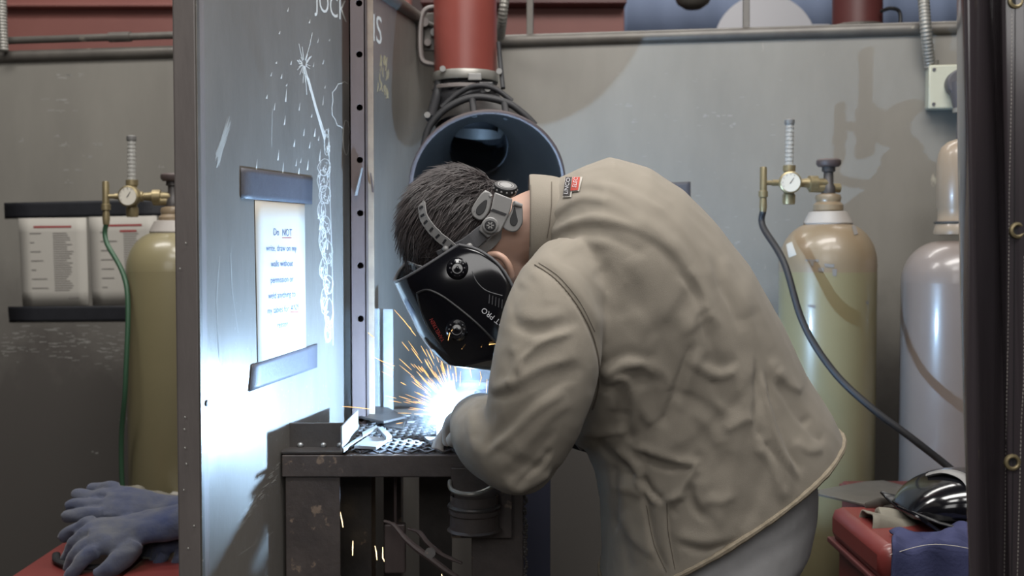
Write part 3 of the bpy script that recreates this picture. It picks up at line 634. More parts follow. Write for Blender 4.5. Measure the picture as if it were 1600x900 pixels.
# ------------------------------------------------------------------ the welding table
TZ = .919
wt = thing('welding_table', 'small sooty steel welding table with an expanded metal top', 'table', V((-.2, 2.2, 0)))
a = W(437, 712, 1.985); xL = a.x+.004; xR = .028; yF = 1.985; yB = 2.52
def bxp(x0, x1, y0, y1, z0, z1): return ((x0+x1)/2, (y0+y1)/2, (z0+z1)/2), (x1-x0, y1-y0, z1-z0)
ap = TZ-.040
MB().box(*bxp(xL, xR, yF, yF+.006, ap, TZ)).build('front_apron', 'soot', wt, False, .0015)
MB().box(*bxp(xL, xR, yF+.006, yF+.045, TZ-.006, TZ)).build('front_ledge', 'soot', wt, False, .001)
MB().box(*bxp(xL+.09, xR, yB-.006, yB, ap, TZ)).build('back_apron', 'soot', wt, False, .0015)
MB().box(*bxp(xR-.006, xR, yF, yB, ap, TZ)).build('side_apron', 'soot', wt, False, .0015)
MB().box(*bxp(xL+.005, xL+.105, yF+.007, yF+.012, .10, ap)).build('front_plate', 'soot', wt, False, .001)
for (x0, x1, y0, y1) in ((xL+.003, xL+.04, yF+.012, yF+.05), (-.075, xR-.0065, yF+.008, yF+.05), (xR-.05, xR-.007, yB-.06, yB-.007), (xL+.13, xL+.17, yB-.06, yB-.007)):
    MB().box(*bxp(x0, x1, y0, y1, 0, TZ-.0075)).build('leg', 'soot', wt, False, .002)
# bead along the right leg edge
bd = MB(); random.seed(2)
for k in range(60): bd.ball((xR-.004+random.uniform(-.003, .003), yF+.004, ap-.01-k*.0045), random.uniform(.002, .0045), n=8)
bd.build('weld_bead', 'darksteel', wt)
# inner plates seen through the opening
MB().box(*bxp(W(655, 800, 2.3).x, W(706, 800, 2.3).x, 2.30, 2.304, .25, ap)).build('inner_plate', 'darksteel', wt, False)
MB().box(*bxp(W(506, 800, 2.16).x, W(580, 800, 2.16).x, 2.16, 2.164, .25, ap)).build('inner_plate', 'darksteel', wt, False)
MB().box(*bxp(xL+.10, xR-.02, yF+.05, yB-.07, .30, .305)).build('catch_shelf', 'soot', wt, False)
# expanded metal top
gr = MB(); gx0, gx1, gy0, gy1 = xL+.085, xR-.012, yF+.012, yB-.09; px_, py_ = .030, .0175
ni = int((gx1-gx0)/px_)+1; nj = int((gy1-gy0)/py_)+1
for j in range(nj):
    for i in range(ni):
        x = gx0+i*px_+(px_/2 if j % 2 else 0); y = gy0+j*py_
        for sx in (-1, 1):
            a_ = V((x, y, TZ+.001)); b_ = V((x+sx*px_/2, y+py_, TZ+.004))
            if b_.x > gx1+.02 or b_.x < gx0-.02: continue
            d_ = (b_-a_).normalized(); s_ = V((-d_.y, d_.x, 0))*.0026; h_ = V((0, 0, .003))
            gr.ring([[a_-s_, a_+s_, a_+s_+h_, a_-s_+h_], [b_-s_, b_+s_, b_+s_+h_, b_-s_+h_]])
gr.build('expanded_metal_grid', 'darksteel', wt, False)
MB().box(*bxp(xL+.01, gx0+.01, yF+.046, 2.296, TZ-.004, TZ+.001)).build('side_shelf', 'darksteel', wt, False)
MB().box(*bxp(gx0, xR-.01, gy1-.005, yB, TZ-.004, TZ+.006)).build('back_shelf', 'brightsteel', wt, False, .001)
MB().box(*bxp(xL+.02, xR-.007, yF+.050, yB-.065, .868, .872)).build('light_block_tray', 'soot', wt, False)  # tray added under the grid to stop arc light spilling below the table
# pipe cup and rod hoop on the front right
cp = W(741, 850, yF-.03); cr = .044
MB().lathe([(cr-.004, .062), (cr, .064), (cr, .042), (cr+.003, .039), (cr+.003, .031), (cr, .028), (cr+.001, .004), (cr+.006, .0), (cr-.004, 0), (cr-.005, .06)], V((cp.x, yF-.022, W(741, 838, yF-.07).z)), n=36).build('pipe_cup', 'soot', wt)
MB().torus(V((cp.x, yF-.022, W(741, 800, yF-.07).z)), (0, 0, 1), cr+.001, .0042, 40, 8).build('cup_bead', 'darksteel', wt)
MB().tube(spline([W(703, 752, 1.975), W(704, 763, 1.95), W(716, 770, 1.92), W(738, 772, 1.91), W(757, 767, 1.92), W(775, 757, 1.95), W(790, 748, 1.98)], 6), .0042, 8).build('rod_hoop', 'conduit', wt)
MB().box(*bxp(W(703, 0, 1.98).x, W(800, 0, 1.98).x, 1.974, 1.9845, W(0, 840, 1.98).z, W(0, 730, 1.98).z)).build('gusset', 'soot', wt, False, .002)
# pliers / tongs hanging from the table
tg = thing('tongs', 'old steel tongs hanging open under the welding table', 'tongs', W(660, 860, 1.99))
tubes = [([(600, 814, 2.01), (615, 820, 2.005), (632, 840, 1.995), (650, 856, 1.99), (672, 872, 1.985), (700, 893, 1.98), (716, 902, 1.98)], [.003, .005, .006, .0065, .006, .005, .004]),
         ([(637, 826, 2.02), (655, 832, 2.01), (668, 848, 2.0), (690, 866, 1.995), (712, 876, 1.985), (722, 880, 1.98)], [.003, .005, .005, .004, .003, .002])]
for L, r_ in tubes:
    S_ = spline([W(*q) for q in L], 4); R_ = [r_[min(int(i/4), len(r_)-1)] for i in range(len(S_))]; MB().tube(S_, R_, 8).build('handle', 'post', tg)
MB().cyl(W(672, 864, 1.982), W(672, 864, 2.005), .010, 14).build('pivot', 'darksteel', tg)
bx = W(617, 831, 2.07)
cl = MB().box((bx.x, 2.075, bx.z-.032), (.040, .020, .095)).build('steel_block', 'post', smooth=False, bevel=.003); tag(cl, 'brown steel block hanging inside the table frame', 'block')
MB().cyl((bx.x, 2.08, bx.z), (bx.x, 2.08, TZ-.004), .003, 6).build('hanger_rod', 'post', cl)
dk = W(798, 850, 2.62); dk2 = W(860, 850, 2.62)
MB_ = MB().box(((dk.x+dk2.x)/2, 2.625, .47), (dk2.x-dk.x, .012, .94)); tag(MB_.build('steel_plate', 'darknavy', smooth=False, bevel=.002), 'dark navy upright plate standing behind the table under the elbow', 'plate')
# scrap on the table
def bar3(name, pts, w, h, m, label, cat='steel piece', yaw=None):
    a, b = V(pts[0]), V(pts[1]); d = (b-a); L = d.length; d.normalize(); s_ = V((-d.y, d.x, 0)).normalized(); u_ = d.cross(s_)*-1
    if u_.z < 0: u_ = -u_
    R = Matrix((d, s_, u_)).transposed(); return tag(MB().box((a+b)/2+V((0, 0, h/2)), (L, w, h), R).build(name, m, smooth=False, bevel=.001), label, cat)
S = TZ+.001
ai = thing('angle_iron', 'dark angle iron with three small weld beads on table corner', 'angle iron', V((-.33, 2.02, S)))
x0 = W(448, 700, 2.03).x; x1 = W(538, 700, 2.03).x
MB().box(*bxp(x0, x1, 2.032, 2.037, S+.001, W(0, 661, 2.032).z)).build('upright_leg', 'darksteel', ai, False, .001)
MB().box(*bxp(x0-.002, x1+.004, 1.988, 2.032, S+.001, S+.006)).build('flat_leg', 'darksteel', ai, False, .001)
for px in (469, 505, 531):
    p = W(px, 694, 2.028); MB().ball((p.x, 2.029, S+.010), .0062, .005, .005, n=10).build('weld_bead', 'brightsteel', ai)
MB().box(*bxp(x1-.001, x1+.0025, 1.992, 2.20, S+.001, W(0, 661, 2.032).z)).build('side_leg', 'brightsteel', ai, False, .001)
hh = S+.006
def quadplate(name, px4, z, th, m, label, cat='steel plate'):
    def g(px, py):
        d = ray(px, py); t = (z-CAMZ)/d.z; return CAM+d*t
    poly = [g(*q) for q in px4]; return tag(MB().prism(poly, (0, 0, -th)).build(name, m, smooth=False, bevel=.0008), label, cat)
quadplate('steel_strip', [(535, 700), (537, 703), (567, 683), (563, 680)], S+.012, .005, 'brightsteel', 'narrow bright steel strip leaning out from the angle iron', 'steel strip')
quadplate('steel_plate', [(553, 696), (588, 698), (608, 684), (575, 681)], S+.013, .006, 'brightsteel', 'flat bright steel plate on the grid beside the angle iron')
quadplate('steel_strip', [(567, 681), (590, 668), (588, 664), (566, 675)], S+.018, .004, 'brightsteel', 'short bright steel strip behind the flat plate', 'steel strip')
quadplate('steel_strip', [(590, 668), (598, 666), (612, 680), (604, 683)], S+.020, .006, 'brightsteel', 'crooked little bright strip right of the flat plate', 'steel strip')
quadplate('steel_plate', [(560, 650), (600, 658), (633, 650), (606, 636), (586, 635)], S+.022, .005, 'darksteel', 'five sided grey steel plate lying behind the scrap')
quadplate('steel_plate', [(500, 661), (560, 662), (580, 655), (540, 652)], S+.008, .004, 'darksteel', 'dark flat plate lying behind the angle iron')
quadplate('steel_plate', [(612, 652), (634, 656), (630, 668), (600, 664)], S+.010, .004, 'darksteel', 'small dark steel offcut behind the grid scrap')
wkp = thing('work_piece', 'steel plates being welded under the arc', 'work piece', W(700, 670, 2.1))
MB().box((-.10, 2.10, S+.008), (.13, .07, .007), Matrix.Rotation(.3, 3, 'Z')).build('base_plate', 'darksteel', wkp, False, .001)
MB().box((-.10, 2.12, S+.026), (.10, .006, .032), Matrix.Rotation(.3, 3, 'Z')).build('upright_plate', 'darksteel', wkp, False, .001)
gp = W(526, 645, 2.42); tag(MB().prism([W(512, 650, 2.42), W(527, 634, 2.42), W(548, 634, 2.42), W(556, 655, 2.42), W(524, 657, 2.42)], (0, .02, 0)).build('bracket_plate', 'post', smooth=False, bevel=.001), 'brown gusset plate at the foot of the perforated post', 'plate')
tag(MB().tube([W(552, 602, 2.43), W(566, 604, 2.43), W(574, 608, 2.44)], [.001, .004, .003], 8).build('steel_spike', 'darksteel'), 'short dark pointed rod sticking out beside the bright channel', 'rod')
random.seed(9)
for k in range(9):
    x = random.uniform(500, 700); y = random.uniform(652, 668)
    def g(px, py, z):
        d = ray(px, py); return CAM+d*((z-CAMZ)/d.z)
    p = g(x, y, S+.006); s_ = random.uniform(.006, .014)
    tag(MB().box(p, (s_*1.6, s_, .006), Matrix.Rotation(random.uniform(0, 3), 3, 'Z')).build('metal_offcut', 'brightsteel' if k % 3 else 'darksteel', smooth=False, bevel=.001), 'tiny steel offcut lying among the scrap at the back of the table', 'offcut', 'tiny offcuts on the table')
# horizontal rails behind the table
tag(MB().tube([wallpt(600, W(0, 608, 3.1).z, .02), wallpt(880, W(0, 604, 3.1).z, .02)], .012, 10).build('wall_pipe', 'brightsteel'), 'thin bright pipe low on the back wall behind the sparks', 'pipe')
# ------------------------------------------------------------------ gloves
def glove_mesh(curl, spread=1.0, cuff=.16, thumb=.6, seed=0, vox=.0038, cw=.060):
    rnd = random.Random(seed); mb = MB()
    prof = [(-.045-cuff, cw, .030), (-.045-cuff*.5, cw*.85, .030), (-.045, .040, .022), (-.01, .046, .023), (.03, .050, .021), (.055, .047, .018)]
    mb.ring([[V((math.cos(q*math.pi/8)*w, y, math.sin(q*math.pi/8)*h)) for q in range(16)] for (y, w, h) in prof])
    for k, (x, L, r) in enumerate([(-.040, .064, .0155), (-.013, .074, .0158), (.014, .070, .0155), (.040, .056, .0145)]):
        c = curl[k]; p = V((x, .045, 0)); a = 0; pts = [p.copy()]; rs = [r*1.08]; da = c/5; xx = x*.25*spread
        for q in range(6):
            a -= da*.9; p = p+V((xx/6*1.2, math.cos(a)*L/6*1.25, math.sin(a)*L/6*1.25)); pts.append(p.copy()); rs.append(r*(1.05-.05*q))
        rs[-1] = r*.75; mb.tube(pts, rs, 12)
    p = V((-.036, -.02, -.004)); pts = [p, p+V((-.026, .022, -.008)), p+V((-.040, .048, -.016*thumb*2)), p+V((-.040, .074, -.03*thumb*2))]; mb.tube(pts, [.021, .020, .0180, .014], 12)
    me = remesh(mb, vox, 3)
    NN = [v.normal.copy() for v in me.vertices]
    for v, nn in zip(me.vertices, NN):
        v.co += nn*(noise.noise(v.co*28+V((seed*7, 0, 0)))*.0045+noise.noise(V((v.co.x*60, v.co.y*34, v.co.z*60+seed)))*.0026)
    return me
def place(name, me, m, loc, R, label, cat='glove', scale=1.0, group=None):
    me.transform((Matrix.Translation(V(loc)) @ R.to_4x4()) @ Matrix.Scale(scale, 4)); o = link(name, me, m); return tag(o, label, cat, group)
def Rf(fing, palm):     # finger direction, back-of-hand (local +Z) direction
    f = V(fing).normalized(); z = V(palm).normalized(); x = f.cross(z).normalized(); z = x.cross(f); return Matrix((x, f, z)).transposed()
# left red chest with the blue gloves
lb_ = thing('tool_chest', 'red tool chest under the blue gloves at bottom left', 'tool chest', V((-.85, 2.45, 0)))
lx0, lx1, ly0, ly1, lz = -1.07, -.50, 2.20, 2.60, .60
MB().box(*bxp(lx0+.01, lx1-.01, ly0+.01, ly1-.01, .0, lz-.05)).build('body', 'redbox', lb_, False, .008)
xm = W(248, 880, 2.4).x-.05
MB().box(*bxp(lx0, xm-.003, ly0, ly1, lz-.05, lz)).build('lid', 'redbox', lb_, False, .006)
MB().box(*bxp(xm+.003, lx1, ly0, ly1, lz-.05, lz)).build('lid', 'redbox', lb_, False, .006)
MB().box(*bxp(lx0-.004, lx0+.30, ly0-.008, ly0+.03, lz-.004, lz+.004)).build('edge_trim', 'chrome', lb_, False, .002)
MB().box(*bxp(lx0+.12, lx0+.26, ly0-.03, ly0-.008, lz-.12, lz-.10)).build('handle', 'chrome', lb_, False, .003)
def onz(px, py, z):
    d = ray(px, py); return CAM+d*((z-CAMZ)/d.z)
g1 = place('work_glove', glove_mesh((1.2, 1.5, 1.3, .9), 1.5, .13, .35, 1, cw=.050), 'bluecloth', W(188, 832, 2.38), Rf((-.88, -.36, -.10), (-.10, -.50, .86)), 'curled blue suede glove lying lowest on the left red chest', scale=1.16)
g2 = place('work_glove', glove_mesh((.25, .35, .3, .5), 1.0, .15, .3, 2, cw=.050), 'bluecloth', W(206, 789, 2.47), Rf((-1, -.02, .16), (.05, -.45, .9)), 'blue suede glove with flat grey fingertips on top of the pile', scale=1.08)
g3 = place('work_glove', glove_mesh((1.2, 1.4, 1.3, 1.1), 1.0, .10, .5, 3), 'bluecloth', W(268, 842, 2.46), Rf((-.55, -.45, -.45), (-.2, -.3, 1)), 'grey fingered glove peeking out right of the curled glove', scale=.85)
g4 = place('work_glove', glove_mesh((.2, .2, .2, .2), 1.0, .14, .3, 4), 'greyglove', W(238, 788, 2.54), Rf((-1, .1, .12), (0, -.3, 1)), 'grey leather glove at the back of the blue glove pile', scale=1.0)
rg = tag(MB().tube(spline([onz(88, 866, lz+.012), onz(90, 876, lz+.010), onz(112, 884, lz+.010), onz(150, 886, lz+.010), onz(190, 880, lz+.01)], 6), .006, 10, flat=1.5).build('rubber_strap', 'rubber'), 'black rubber strap under the curled blue glove', 'strap')
tag(MB().prism([onz(236, 790, lz+.06), onz(286, 795, lz+.06), onz(286, 768, lz+.06), onz(270, 766, lz+.07)], (0, 0, -.055)).build('folded_rag', 'paper', smooth=False, bevel=.006), 'folded white rag behind the gloves on left chest', 'rag')
random.seed(4); mb = MB()
for k in range(16):
    p = onz(228+k*2.6+random.uniform(-2, 2), 873-k*.8+random.uniform(-2, 2), lz+.003); mb.torus(p, (0, 0, 1), .006, .0012, 12, 5)
tag(mb.build('chain', 'chalkfaint'), 'short pale bead chain lying on the left red chest', 'chain')
# right red chests, plate, glove, cloth
rc = thing('tool_chest', 'red tool chest with rounded lid at right below the shiny helmet', 'tool chest', V((.9, 2.2, 0)))
RZ = .742
MB().box(*bxp(.705, 1.15, 2.03, 2.33, 0, RZ-.075)).build('body', 'redbox', rc, False, .01)
MB().box(*bxp(.690, 1.165, 2.015, 2.345, RZ-.075, RZ)).build('lid', 'redbox', rc, True, .022)
MB().box(*bxp(.686, 1.169, 2.011, 2.349, RZ-.082, RZ-.070)).build('lid_rim', 'darkred', rc, False, .003)
MB().box(*bxp(.90, .99, 2.00, 2.012, RZ-.14, RZ-.06)).build('latch', 'chrome', rc, False, .003)
rc2 = thing('storage_box', 'dark red metal box carrying the grey sheet behind the chest', 'box', V((1.0, 2.5, 0)))
MB().box(*bxp(.79, 1.18, 2.36, 2.59, 0, .742)).build('body', 'darkred', rc2, False, .006)
MB().box(*bxp(.785, 1.185, 2.355, 2.594, .71, .735)).build('lid_rim', 'darkred', rc2, False, .003)
pl_ = [onz(1264, 768, .750), onz(1350, 787, .750), onz(1452, 797, .750), onz(1500, 800, .750), onz(1500, 762, .750), onz(1420, 760, .750), onz(1380, 750, .750), onz(1350, 752, .750)]
tag(MB().prism(pl_, (0, 0, -.0055)).build('sheet_metal', 'rail', smooth=False, bevel=.001), 'flat grey metal sheet in front of the right cylinders', 'metal sheet')
tag(MB().tube([onz(1352, 790, .756), onz(1372, 786, .757), onz(1400, 782, .756)], [.006, .012, .005], 10, flat=.3).build('scrap_metal', 'rail'), 'small crumpled grey scrap on the flat sheet', 'scrap')
ggp = place('leather_glove', glove_mesh((.4, .5, .4, .5), .8, .075, .3, 6, cw=.048), 'greyglove', W(1476, 836, 2.20), Rf((1, -.18, -.10), (.05, -.35, 1)), 'grey leather glove with open cuff on the right red chest', scale=1.1)
cf = MB(); c0 = W(1352, 819, 2.19); axc = (W(1430, 834, 2.20)-c0).normalized(); sd_ = V((0, -1, .1)).normalized(); up_ = axc.cross(sd_).normalized(); up_ = up_ if up_.z > 0 else -up_
rings = []
for k in range(8):
    u = k/7; cc = c0+axc*(.11*u); rings.append([cc+sd_*(math.cos(q*2*math.pi/28)*(.046-.004*u))+up_*(math.sin(q*2*math.pi/28)*(.030-.004*u)+.006*math.sin(q*2*math.pi/28*3)*(1-u)) for q in range(28)])
cfo = MB().ring(rings, True, False).build('open_cuff', 'greyglove', ggp); sm = cfo.modifiers.new('t', 'SOLIDIFY'); sm.thickness = .003
# blue cloth glove draped at bottom right
vs = []; nx, ny = 44, 26; random.seed(3)
for j in range(ny+1):
    for i in range(nx+1):
        u = i/nx; v = j/ny; x = .700+u*.30; y = 2.10-v*.115; z = RZ+.012
        over = max(0, v-.62)/.38; y = 2.09-min(v, .66)*.15; z = RZ+.010-over*.16 if over > 0 else RZ+.010
        if over > 0: y = 2.09-.66*.15-.012*over
        z += .006*math.sin(u*17+v*5)*(1-.3*over)+.004*math.sin(u*31-v*9)+.006*noise.noise(V((u*6, v*6, 1))); y += .010*math.sin(u*21+1)*over
        vs.append(V((x+.006*math.sin(v*7)+.03*(1-v), y, z+(.012 if .25 < u < .8 and v < .5 else .0)*math.sin((u-.25)/.55*math.pi if .25 < u < .8 else 0))))
cb = MB().add(vs, [(j*(nx+1)+i, j*(nx+1)+i+1, (j+1)*(nx+1)+i+1, (j+1)*(nx+1)+i) for j in range(ny) for i in range(nx)]).build('suede_glove', 'blueclean', angle=180)
sd = cb.modifiers.new('t', 'SOLIDIFY'); sd.thickness = .006; tag(cb, 'royal blue suede glove cuff draped over front of right chest', 'glove')
vs2 = MB(); vs2.tube(spline([V((.70, 1.995, RZ-.01)), V((.78, 1.985, RZ+.012)), V((.90, 1.985, RZ-.005)), V((1.0, 1.985, RZ-.01))], 6), .0007, 6); vs2.build('seam', 'stitch', cb)
# glossy spare helmet on the right chest
sh = thing('spare_helmet', 'glossy black welding helmet with clear visor on the right chest', 'helmet', W(1480, 860, 2.2))
def shell(secs, n=28, pw=.8):
    rings = []
    for (F, N, w, c, dz) in secs:
        r_ = []
        for q in range(n+1):
            a = -math.pi/2+math.pi*q/n; ca = abs(math.cos(a))**pw; sa = math.copysign(abs(math.sin(a))**pw, a)
            r_.append(N+(F-N)*ca+V((0, 1, dz))*(w*sa))
        rings.append(r_)
    return rings
cY = 2.20
def sp(px, py): return W(px, py, cY)
so = [(sp(1402, 790), sp(1412, 798)), (sp(1420, 762), sp(1452, 800)), (sp(1455, 742), sp(1490, 790)), (sp(1500, 732), sp(1520, 790)), (sp(1560, 736), sp(1560, 790)), (sp(1620, 760), sp(1600, 800))]
shl = MB().ring(shell([(F, N, .04+.075*math.sin(min(1, (k+.6)/3)*math.pi/2), 0, 0) for k, (F, N) in enumerate(so)]), False, False).build('visor', 'blackgloss', sh, True, 0, 60)
sm = shl.modifiers.new('t', 'SOLIDIFY'); sm.thickness = .004; sb_ = shl.modifiers.new('s', 'SUBSURF'); sb_.levels = 2; sb_.render_levels = 2
lowo = [(sp(1402, 790), sp(1412, 802)), (sp(1440, 800), sp(1455, 806)), (sp(1478, 808), sp(1490, 812)), (sp(1515, 812), sp(1525, 815)), (sp(1560, 814), sp(1570, 817))]
s2 = MB().ring(shell([(N, F+(N-F)*-.4, .09+.02*k, 0, 0) for k, (F, N) in enumerate(lowo)]), False, False).build('brow_guard', 'black', sh, True, 0, 60)
sm = s2.modifiers.new('t', 'SOLIDIFY'); sm.thickness = .006
rim = spline([W(1402, 792, 2.13), W(1435, 808, 2.10), W(1470, 832, 2.09), W(1505, 850, 2.06), W(1540, 862, 2.03)], 6); MB().tube(rim, .0045, 8).build('lower_rim', 'blackgloss', sh)
MB().tube(spline([W(1452, 742, 2.21), W(1480, 737, 2.18), W(1510, 748, 2.14), W(1530, 775, 2.10)], 6), .005, 8, flat=3).build('clear_edge', 'silverplastic', sh)
MB().ball(W(1500, 787, 2.2), .080, .070, .036, 24).build('headgear_liner', 'black', sh)
# ------------------------------------------------------------------ the welder
YC = 1.87
person = thing('person', 'welder in khaki jacket and jeans bending over the welding table', 'person', V((.22, 1.87, 0)))
def sec(T, B, d, Y=YC, n=36, e=.85, tilt=0.0, yoff=0.0):
    T = W(T[0], T[1], Y); B = W(B[0], B[1], Y); c = (T+B)/2; a = (T-B)/2; o_ = []
    for q in range(n):
        t = 2*math.pi*q/n; ca, sa = math.cos(t), math.sin(t)
        ca = math.copysign(abs(ca)**e, ca); sa = math.copysign(abs(sa)**e, sa)
        o_.append(c+a*ca+V((0, d*sa+yoff, 0))+V((.55, 0, -.83))*(-tilt*sa))
    return o_
def limb(pts, n=20, sub=6):
    """pts: (px, py, Y, r_px)"""
    P = spline([W(p[0], p[1], p[2]) for p in pts], sub); R = []
    for i in range(len(pts)-1):
        for k in range(sub): t = k/sub; R.append((pts[i][3]*(1-t)+pts[i+1][3]*t)*(pts[i][2]*(1-t)+pts[i+1][2]*t)/FP)
    R.append(pts[-1][3]*pts[-1][2]/FP); return P, R
import numpy as np
# skin: one continuous body (head with face, neck, trunk, arms, hands, legs) kept inside the clothes
HC = W(733, 368, YC); hu = V((-.985, 0, .10)).normalized(); hf = V((-.10, 0, -.985)); hf = (hf-hu*hf.dot(hu)).normalized()   # crown and face directions
hs_ = V((0, -1, 0)); RH = Matrix((hs_, hf, hu)).transposed()            # local x = near side, y = face, z = crown
def hl2w(x, y, z): return HC+RH@V((x, y, z))
bd = MB()
bd.ball(hl2w(0, -.006, .018), .073, .093, .082, 24, RH)
bd.ring([[hl2w(math.cos(q*math.pi/8)*w, yc+math.sin(q*math.pi/8)*h, z) for q in range(16)] for (z, w, h, yc) in [(.03, .062, .060, .030), (-.02, .060, .058, .034), (-.06, .053, .050, .040), (-.095, .040, .036, .052), (-.115, .022, .022, .062)]])
bd.tube([hl2w(0, .088, .005), hl2w(0, .104, -.022), hl2w(0, .110, -.036), hl2w(0, .096, -.044)], [.008, .012, .015, .010], 10)            # nose
bd.tube([hl2w(.024, .086, -.064), hl2w(0, .098, -.066), hl2w(-.024, .086, -.064)], [.005, .008, .005], 8)                                  # lips
for s_ in (1, -1):
    bd.ball(hl2w(.030*s_, .080, .006), .014, .010, .009, 10, RH); bd.ball(hl2w(.030*s_, .084, .022), .020, .007, .005, 10, RH)
P_, R_ = limb([(770, 372, YC, 52), (815, 365, YC, 58), (860, 350, YC, 58), (930, 370, YC, 82), (1010, 430, YC, 112), (1080, 530, YC, 112), (1110, 680, YC, 110), (1115, 800, YC, 112)]); bd.tube(P_, R_, 24)
arms = []
NA = [(890, 440, 1.72, 42), (860, 560, 1.64, 40), (830, 690, 1.635, 34), (795, 688, 1.70, 30), (768, 668, 1.82, 26), (763, 665, 1.88, 24)]
FA = [(885, 400, 2.04, 50), (862, 540, 2.06, 48), (840, 650, 2.10, 40), (800, 660, 2.08, 36), (765, 655, 2.06, 26), (748, 654, 2.05, 24)]
for A in (NA, FA): P_, R_ = limb(A); bd.tube(P_, R_, 16)
for s_, Yl in ((1, 1.80), (-1, 1.96)):
    P_ = spline([W(1120, 830, Yl), W(1085, 980, Yl-.0), V((.32, Yl-.01*s_, .50)), V((.38, Yl-.01*s_, .10)), V((.375, Yl, .06))], 6); bd.tube(P_, [.085-.045*i/(len(P_)-1) for i in range(len(P_))], 16)
# palms and fingers (bare hand shape; gloves are worn over them)
def hand_geo(mb, wrist, fdir, back, s_=1.0, grow=0.0, side=1, curls=(1.5, 1.7, 1.8, 1.9)):
    R = Rf(fdir, back); T = lambda x, y, z: wrist+R@(V((x*side, y, z))*s_)
    mb.ring([[T(math.cos(q*math.pi/8)*(w+grow), y, math.sin(q*math.pi/8)*(h+grow)) for q in range(16)] for (y, w, h) in [(-.02, .026, .019), (.015, .034, .018), (.055, .041, .017), (.088, .038, .013)]])
    for k, (x, L, r) in enumerate([(-.029, .072, .0088), (-.0095, .080, .009), (.011, .075, .0088), (.029, .060, .0078)]):
        p = V((x, .075, 0)); a = 0; pts = [T(*p)]; rs = [(r+grow)*s_]
        for q in range(6):
            a -= curls[k]/6; p = p+V((0, math.cos(a)*L/5, math.sin(a)*L/5)); pts.append(T(*p)); rs.append((r*(1-.04*q)+grow)*s_)
        mb.tube(pts, rs, 10)
    mb.tube([T(-.026, .012, -.006), T(-.046, .034, -.018), T(-.050, .058, -.034), T(-.038, .080, -.044)], [(q+grow)*s_ for q in (.013, .0115, .010, .008)], 10)
HN = (W(766, 656, 1.90), V((-.50, .86, .0)), V((.05, -.35, .93)))
HF = (W(762, 654, 2.07), V((-.90, -.10, -.30)), V((.0, .30, .95)))
hand_geo(bd, *HN, 1.0, 0, 1); hand_geo(bd, *HF, 1.0, 0, -1)
body_me = remesh(bd, .0055, 2)
body = link('body', body_me, 'skin', person)
# ear on the near side
er = MB(); ec = hl2w(.078, .030, -.030)
er.tube(spline([W(764, 399, 1.787), W(776, 398, 1.780), W(788, 405, 1.778), W(796, 418, 1.780), W(799, 432, 1.787)], 6), .0058, 10)
er.ball(W(778, 412, 1.794), .016, .006, .014, 14)
ear = er.build('ear', 'skin', body)
# hair: a cap plus many thin locks
cap = MB(); cap.ball(hl2w(0, -.012, .020), .0775, .099, .0875, 30, RH); cm = cap.mesh('x')
bm = bmesh.new(); bm.from_mesh(cm)
kill = []
for f in bm.faces:
    p = RH.transposed()@(f.calc_center_median()-HC)
    if p.y > .055 or (p.z < -.030 and p.y > -.02) or p.z < -.055: kill.append(f)
bmesh.ops.delete(bm, geom=kill, context='FACES'); bm.to_mesh(cm); bm.free()
for v in cm.vertices: v.co += v.normal*noise.noise(v.co*40)*.004
hair = link('hair', cm, 'hair', body); sm = hair.modifiers.new('t', 'SOLIDIFY'); sm.thickness = .003
lk = MB(); random.seed(31)
for k in range(5200):
    a = random.uniform(0, 2*math.pi); z = random.uniform(-.6, 1); r_ = math.sqrt(max(0, 1-z*z)); n_ = V((r_*math.cos(a), r_*math.sin(a), z))
    if n_.y > .50+.25*n_.z or (n_.z < -.35 and n_.y > -.25): continue
    p = V((n_.x*.0775, n_.y*.099-.012, n_.z*.0875+.020))
    fl = V((n_.x*.3+random.gauss(0, .16)+.35*noise.noise(n_*2.5), .75+random.gauss(0, .16)+.35*noise.noise(n_*2.5+V((5, 0, 0))), .45-.2*n_.z+random.gauss(0, .16))); fl = (fl-n_*fl.dot(n_)).normalized()
    L = random.uniform(.026, .052); lift = random.uniform(.08, .24)+.30*max(0, n_.z)
    if n_.z > .62: lift += .2
    q0 = p; q1 = p+(fl+n_*lift).normalized()*L*.5; q2 = q1+(fl+n_*(lift*.2)+V((0, .1, .1))).normalized()*L*.5
    w = random.uniform(.0005, .0011); lk.tube([hl2w(*q0), hl2w(*q1), hl2w(*q2)], [w, w*.9, w*.2], 3, False)
lk.build('hair_strands', 'hair', hair, True, 0, 180)
# ---- jacket
jk = MB()
secs = [((846, 300), (846, 398), .080, 0, .0), ((868, 280), (848, 430), .110, 0, .0), ((905, 262), (852, 500), .165, 0, .0), ((952, 245), (862, 580), .215, 0, 0), ((1010, 262), (880, 650), .235, 0, 0), ((1062, 297), (898, 688), .235, 0, 0),
        ((1118, 354), (915, 700), .225, 0, 0), ((1164, 412), (930, 735), .215, 0, 0), ((1206, 490), (940, 790), .210, 0, 0), ((1250, 578), (942, 860), .215, .012, 0), ((1285, 632), (938, 930), .220, .026, 0), ((1309, 684), (940, 1000), .222, .040, 0), ((1306, 760), (950, 1090), .215, .055, 0)]
jk.ring([sec(T, B, d, tilt=t, yoff=yo) for (T, B, d, t, yo) in secs])
SL = [(893, 405, 1.72, 50), (880, 452, 1.68, 72), (862, 505, 1.645, 80), (855, 555, 1.63, 83), (845, 610, 1.62, 82), (832, 660, 1.62, 76), (814, 702, 1.62, 66)]
P_, R_ = limb(SL); jk.tube(P_, R_, 28)
FO = [(816, 702, 1.62, 72), (797, 693, 1.65, 73), (777, 686, 1.69, 68), (760, 673, 1.75, 56), (746, 660, 1.82, 44)]
P_, R_ = limb(FO); jk.tube(P_, R_, 24)
